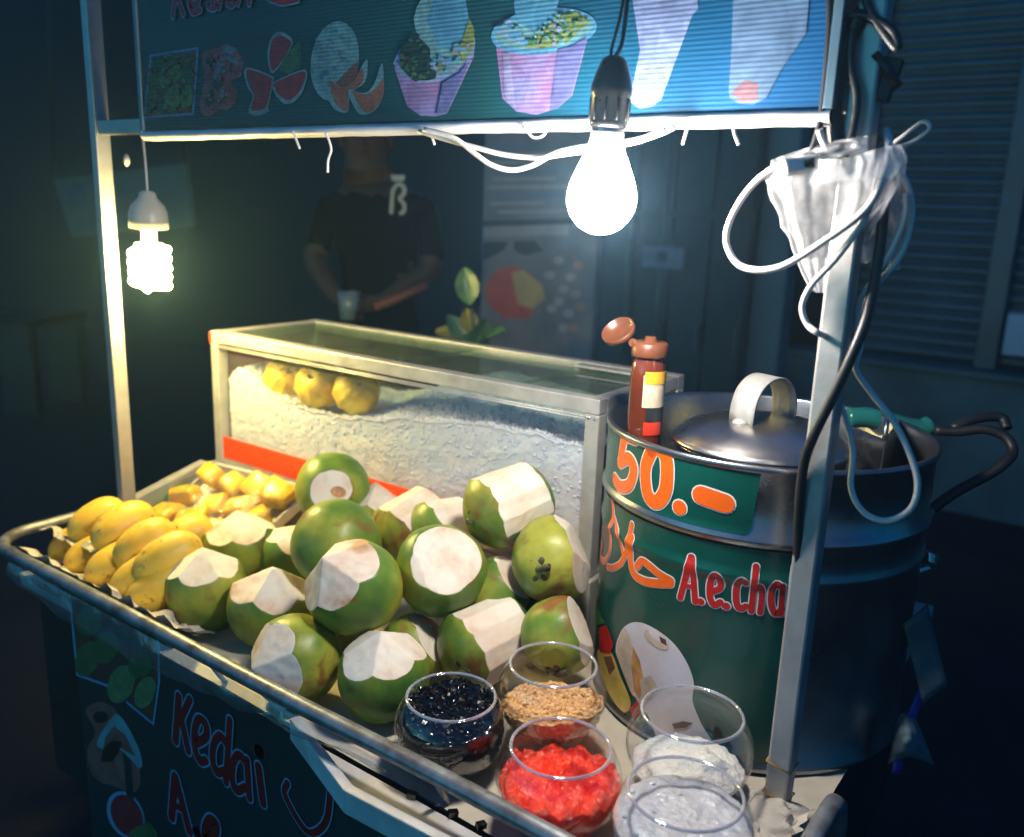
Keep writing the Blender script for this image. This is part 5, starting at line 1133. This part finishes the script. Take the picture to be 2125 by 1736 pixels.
gl_ = MB(); gl_.tube(cr(A_([(1758, 868), (1800, 866), (1850, 878), (1905, 890), (1930, 882)], 1.40), 5), .017, 8)
tag(gl_.build('green_bottle', mat('green_plastic', (.02, .17, .15), .2, 0, .3, 12)), 'green plastic bottle lying behind the drum rim', 'bottle')

# ================================================================== PLANT BEHIND THE CASE
plp = Vector((ony(975, 650, 2.05).x, 2.05, 0))
pt = thing('potted_plant', plp, 'potted plant with a few broad leaves standing behind the ice case', 'plant')
MB().lathe([(.001, 0), (.11, 0), (.14, .26), (.15, .26), (.15, .29), (.13, .29), (.13, .25), (.001, .25)], plp, None, 32).build('pot', mat('terracotta', (.20, .08, .04), .8), pt)
LEAF = mat('leaf', (.09, .22, .05), .35, 0, .3, 20, sss=.0); LEAFY = mat('yellowing_leaf', (.22, .20, .03), .45, 0, .4, 20)
def leaf(base, tip, wid, m_, nrm):
    base, tip = Vector(base), Vector(tip); d = tip - base; L = d.length; d.normalize(); s = d.cross(Vector(nrm)).normalized(); n_ = s.cross(d)
    mb = MB(); mb.grid(lambda u, v: base + d * (L * v) + s * ((u - .5) * 2 * wid * math.sin(math.pi * min(1, v * .92 + .04)) ** .8) + n_ * (.25 * wid * abs(u - .5) * 2 + .05 * L * math.sin(v * 3)), 6, 12); mb.build('leaf', m_, pt)
P2 = lambda x, y: ony(x, y, 2.05)
stem_pts = [plp + Vector((0, 0, .25)), plp + Vector((.02, 0, .7)), P2(985, 760), P2(978, 640)]
MB().tube(cr(stem_pts), .006, 7).build('stem', mat('plant_stem', (.06, .09, .02), .6), pt)
leaf(P2(974, 632), P2(965, 555), .036, LEAF, -FW)
leaf(P2(978, 690), P2(966, 640), .028, LEAFY, camdir(.3, .3, 1)); leaf(P2(980, 700), P2(905, 690), .034, LEAFY, camdir(0, .8, 1)); leaf(P2(985, 715), P2(1050, 690), .04, LEAF, camdir(0, .8, .6)); leaf(P2(985, 720), P2(1010, 660), .03, mat('dark_leaf', (.03, .09, .05), .4), camdir(.4, .3, 1)); leaf(P2(985, 725), P2(930, 655), .03, MATS['dark_leaf'], camdir(-.4, .5, 1)); leaf(P2(985, 730), P2(1000, 690), .05, MATS['dark_leaf'], camdir(.1, .5, 1))

# ================================================================== PERSON BEHIND THE CASE
hd_ = at(765, 318, 3.1); px_, py_ = hd_.x, hd_.y
RH = Vector((RT.x, RT.y, 0)).normalized(); FH = Vector((-FW.x, -FW.y, 0)).normalized(); O = Vector((px_, py_, 0)) + RH * .03
k_ = hd_.z / 1.56
def J(a, b, c): return O + RH * a + FH * b + Vector((0, 0, c * k_))
def person():
    t = thing('person', O, 'person in a black jersey numbered 13 standing behind the ice case holding a cup', 'person')
    V = [J(0, 0, .92), J(0, 0, 1.08), J(0, 0, 1.25), J(0, .0, 1.385), J(-.02, .02, 1.455), J(-.03, .04, 1.52), J(-.03, .05, 1.60), J(-.03, .045, 1.66)]
    rad = [(.16, .12), (.15, .11), (.17, .12), (.15, .085), (.055, .055), (.068, .075), (.082, .095), (.06, .07)]
    E_ = [(0, 1), (1, 2), (2, 3), (3, 4), (4, 5), (5, 6), (6, 7)]
    def chain(start, pts):
        p = start
        for (q, r) in pts: V.append(q); rad.append((r, r) if not isinstance(r, tuple) else r); E_.append((p, len(V) - 1)); p = len(V) - 1
        return p
    hands = []; ARMS = []
    for s, el, wr, hn in ((-1, J(-.215, .06, 1.19), J(-.11, .25, 1.10), J(-.06, .30, 1.08)), (1, J(.20, .06, 1.17), J(.06, .25, 1.08), J(.0, .30, 1.07))):
        e = chain(3, [(J(s * .17, 0, 1.37), .062), (J(s * .20, .02, 1.28), .052), (el, .043), ((el + wr) / 2, .040), (wr, .027), (hn, (.034, .018))])
        ARMS.append((el, hn)); hands.append((hn, (hn - wr).normalized(), s, e))
    for hn, d, s, e in hands:
        sd2 = Vector((0, 0, 1))
        for i in range(4):
            b0 = hn + sd2 * ((i - 1.5) * .018); chain(e, [(b0 + d * .025, .0085), (b0 + d * .055 + RH * (-s * .008), .008), (b0 + d * .068 + RH * (-s * .025), .0072)])
        chain(e, [(hn + sd2 * .03 + RH * (-s * .012), .0095), (hn + sd2 * .05 + d * .02 + RH * (-s * .022), .0085)])
    for s in (-1, 1): chain(0, [(J(s * .095, 0, .86), .095), (J(s * .11, .02, .5), .06), (J(s * .115, 0, .09), .042), (J(s * .12, .13, .04), .038)])
    me = bpy.data.meshes.new('body'); me.from_pydata([tuple(v - O) for v in V], E_, []); o = bpy.data.objects.new('body', me); COL.objects.link(o); o.parent = t
    sm = o.modifiers.new('skin', 'SKIN'); sm.use_smooth_shade = True; ss = o.modifiers.new('sub', 'SUBSURF'); ss.levels = 2; ss.render_levels = 2
    for i, sv in enumerate(me.skin_vertices[0].data): sv.radius = rad[i]; sv.use_root = (i == 0)
    bpy.context.view_layer.update(); dg = bpy.context.evaluated_depsgraph_get(); nm = bpy.data.meshes.new_from_object(o.evaluated_get(dg)); o.modifiers.clear(); o.data = nm
    nm.materials.clear()
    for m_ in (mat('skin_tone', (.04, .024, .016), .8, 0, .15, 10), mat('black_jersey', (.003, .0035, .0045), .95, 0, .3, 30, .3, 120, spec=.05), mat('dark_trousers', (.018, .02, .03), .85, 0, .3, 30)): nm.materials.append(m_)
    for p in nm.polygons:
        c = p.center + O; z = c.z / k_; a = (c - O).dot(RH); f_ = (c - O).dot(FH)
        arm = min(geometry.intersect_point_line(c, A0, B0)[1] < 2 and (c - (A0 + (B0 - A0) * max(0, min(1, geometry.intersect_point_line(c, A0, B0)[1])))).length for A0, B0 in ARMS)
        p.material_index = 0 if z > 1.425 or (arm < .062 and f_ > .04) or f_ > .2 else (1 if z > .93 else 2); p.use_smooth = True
    # head details
    hc_ = J(-.03, .05, 1.60)
    hr = MB(); hr.ball(hc_ + Vector((0, 0, .045)) - FH * .022, (.098, .108, .098), frame((0, 0, 1), RH), 3)
    hr.v = [v if not (v.z < hc_.z + .03 and (v - hc_).dot(FH) > -.01) else hc_ + (v - hc_) * .72 for v in hr.v]; hr.build('hair', mat('black_hair', (.008, .007, .007), .5, 0, .3, 80, .4, 200), t)
    MB().ball(hc_ + FH * .100 - Vector((0, 0, .012)), (.016, .018, .024), frame((0, 0, 1), RH), 2).build('nose', MATS['skin_tone'], t)
    MB().ball(hc_ + FH * .083 - Vector((0, 0, .052)), (.026, .012, .008), frame((0, 0, 1), RH), 2).build('mouth', mat('lips', (.04, .02, .014), .8), t)
    for s in (-1, 1):
        MB().ball(hc_ + FH * .082 + RH * s * .033 + Vector((0, 0, .018)), (.013, .008, .007), frame((0, 0, 1), RH), 2).build('eye', mat('eye_dark', (.03, .02, .02), .2), t)
        MB().ball(hc_ + RH * s * .086, (.012, .022, .03), frame((0, 0, 1), RH), 2).build('ear', MATS['skin_tone'], t)
    class Pl:
        grid = None
        def uv(s, px, py): d = ray(px, py); k = (s.o - EYE).dot(s.n) / d.dot(s.n); p = EYE + d * k - s.o; return (p.dot(RH), p.z)
        def p3(s, u, v, off): return s.o + RH * u + Vector((0, 0, v)) + s.n * off
    pl_ = Pl(); pl_.n = FH; pl_.o = J(.08, .150, 1.30)
    num = [([(815, 395), (812, 440)], 4), ([(815, 395), (826, 382), (838, 388), (838, 402), (830, 412), (839, 424), (838, 438), (832, 442)], 4), ([(814, 366), (838, 366)], 3), ([(816, 372), (836, 372)], 3)]
    lettering(pl_, t, 'jersey_number', num, mat('jersey_white', (.26, .32, .32), .7), mat('jersey_white', (.5, .5, .5)), .3, (0, 0, 1), base=.003)
person()
cpp = J(-.035, .36, 1.075)
cu = thing('plastic_cup', cpp - Vector((0, 0, .04)), 'small blue and white cup held by the person behind the ice case', 'cup')
MB().lathe([(.001, -.045), (.028, -.045), (.038, .045), (.036, .045), (.027, -.04), (.001, -.04)], cpp, None, 28).build('cup_wall', mat('cup_white', (.10, .16, .20), .3), cu)
MB().lathe([(.0305, -.02), (.0345, .015)], cpp + Vector((0, 0, .0)), None, 28).build('blue_band', mat('cup_blue', (.05, .14, .40), .3), cu)
tag(MB().tube([at(778, 638, 2.45), at(888, 592, 2.45)], .012, 8).build('red_stick', mat('red_stick', (.05, .012, .010), .8)), 'reddish stick leaning beside the person', 'stick')
rbx = thing('red_crate', (at(625, 660, 2.4).x, at(625, 660, 2.4).y, 0), 'dark red crate stacked behind the end of the ice case', 'crate')
rc = at(625, 690, 2.4)
MB().box((rc.x, rc.y, rc.z / 2 - .02), (.34, .3, rc.z - .04)).build('box', mat('red_crate', (.09, .008, .008), .6, 0, .3, 10), rbx, .01)
MB().box((rc.x, rc.y, rc.z - .028), (.36, .32, .02)).build('lid', MATS['red_crate'], rbx, .005)

# ================================================================== haze volume added to stand in for lens glow round the lamps
hz_ = MB(); hz_.bx((-17, -3, -1.0), (4.5, 5.6, 4.2))
N = NT('halo_haze'); N.t.nodes.remove(N.b); pv = N.n('VolumePrincipled'); pv.inputs['Color'].default_value = (.36, .68, 1.0, 1); pv.inputs['Density'].default_value = .0115; pv.inputs['Anisotropy'].default_value = .72
N.l(pv.outputs[0], N.out.inputs['Volume'])
ho = hz_.build('haze', N.m); tag(ho, 'faint haze volume added for a halo around the lamps', 'haze', kind='stuff')
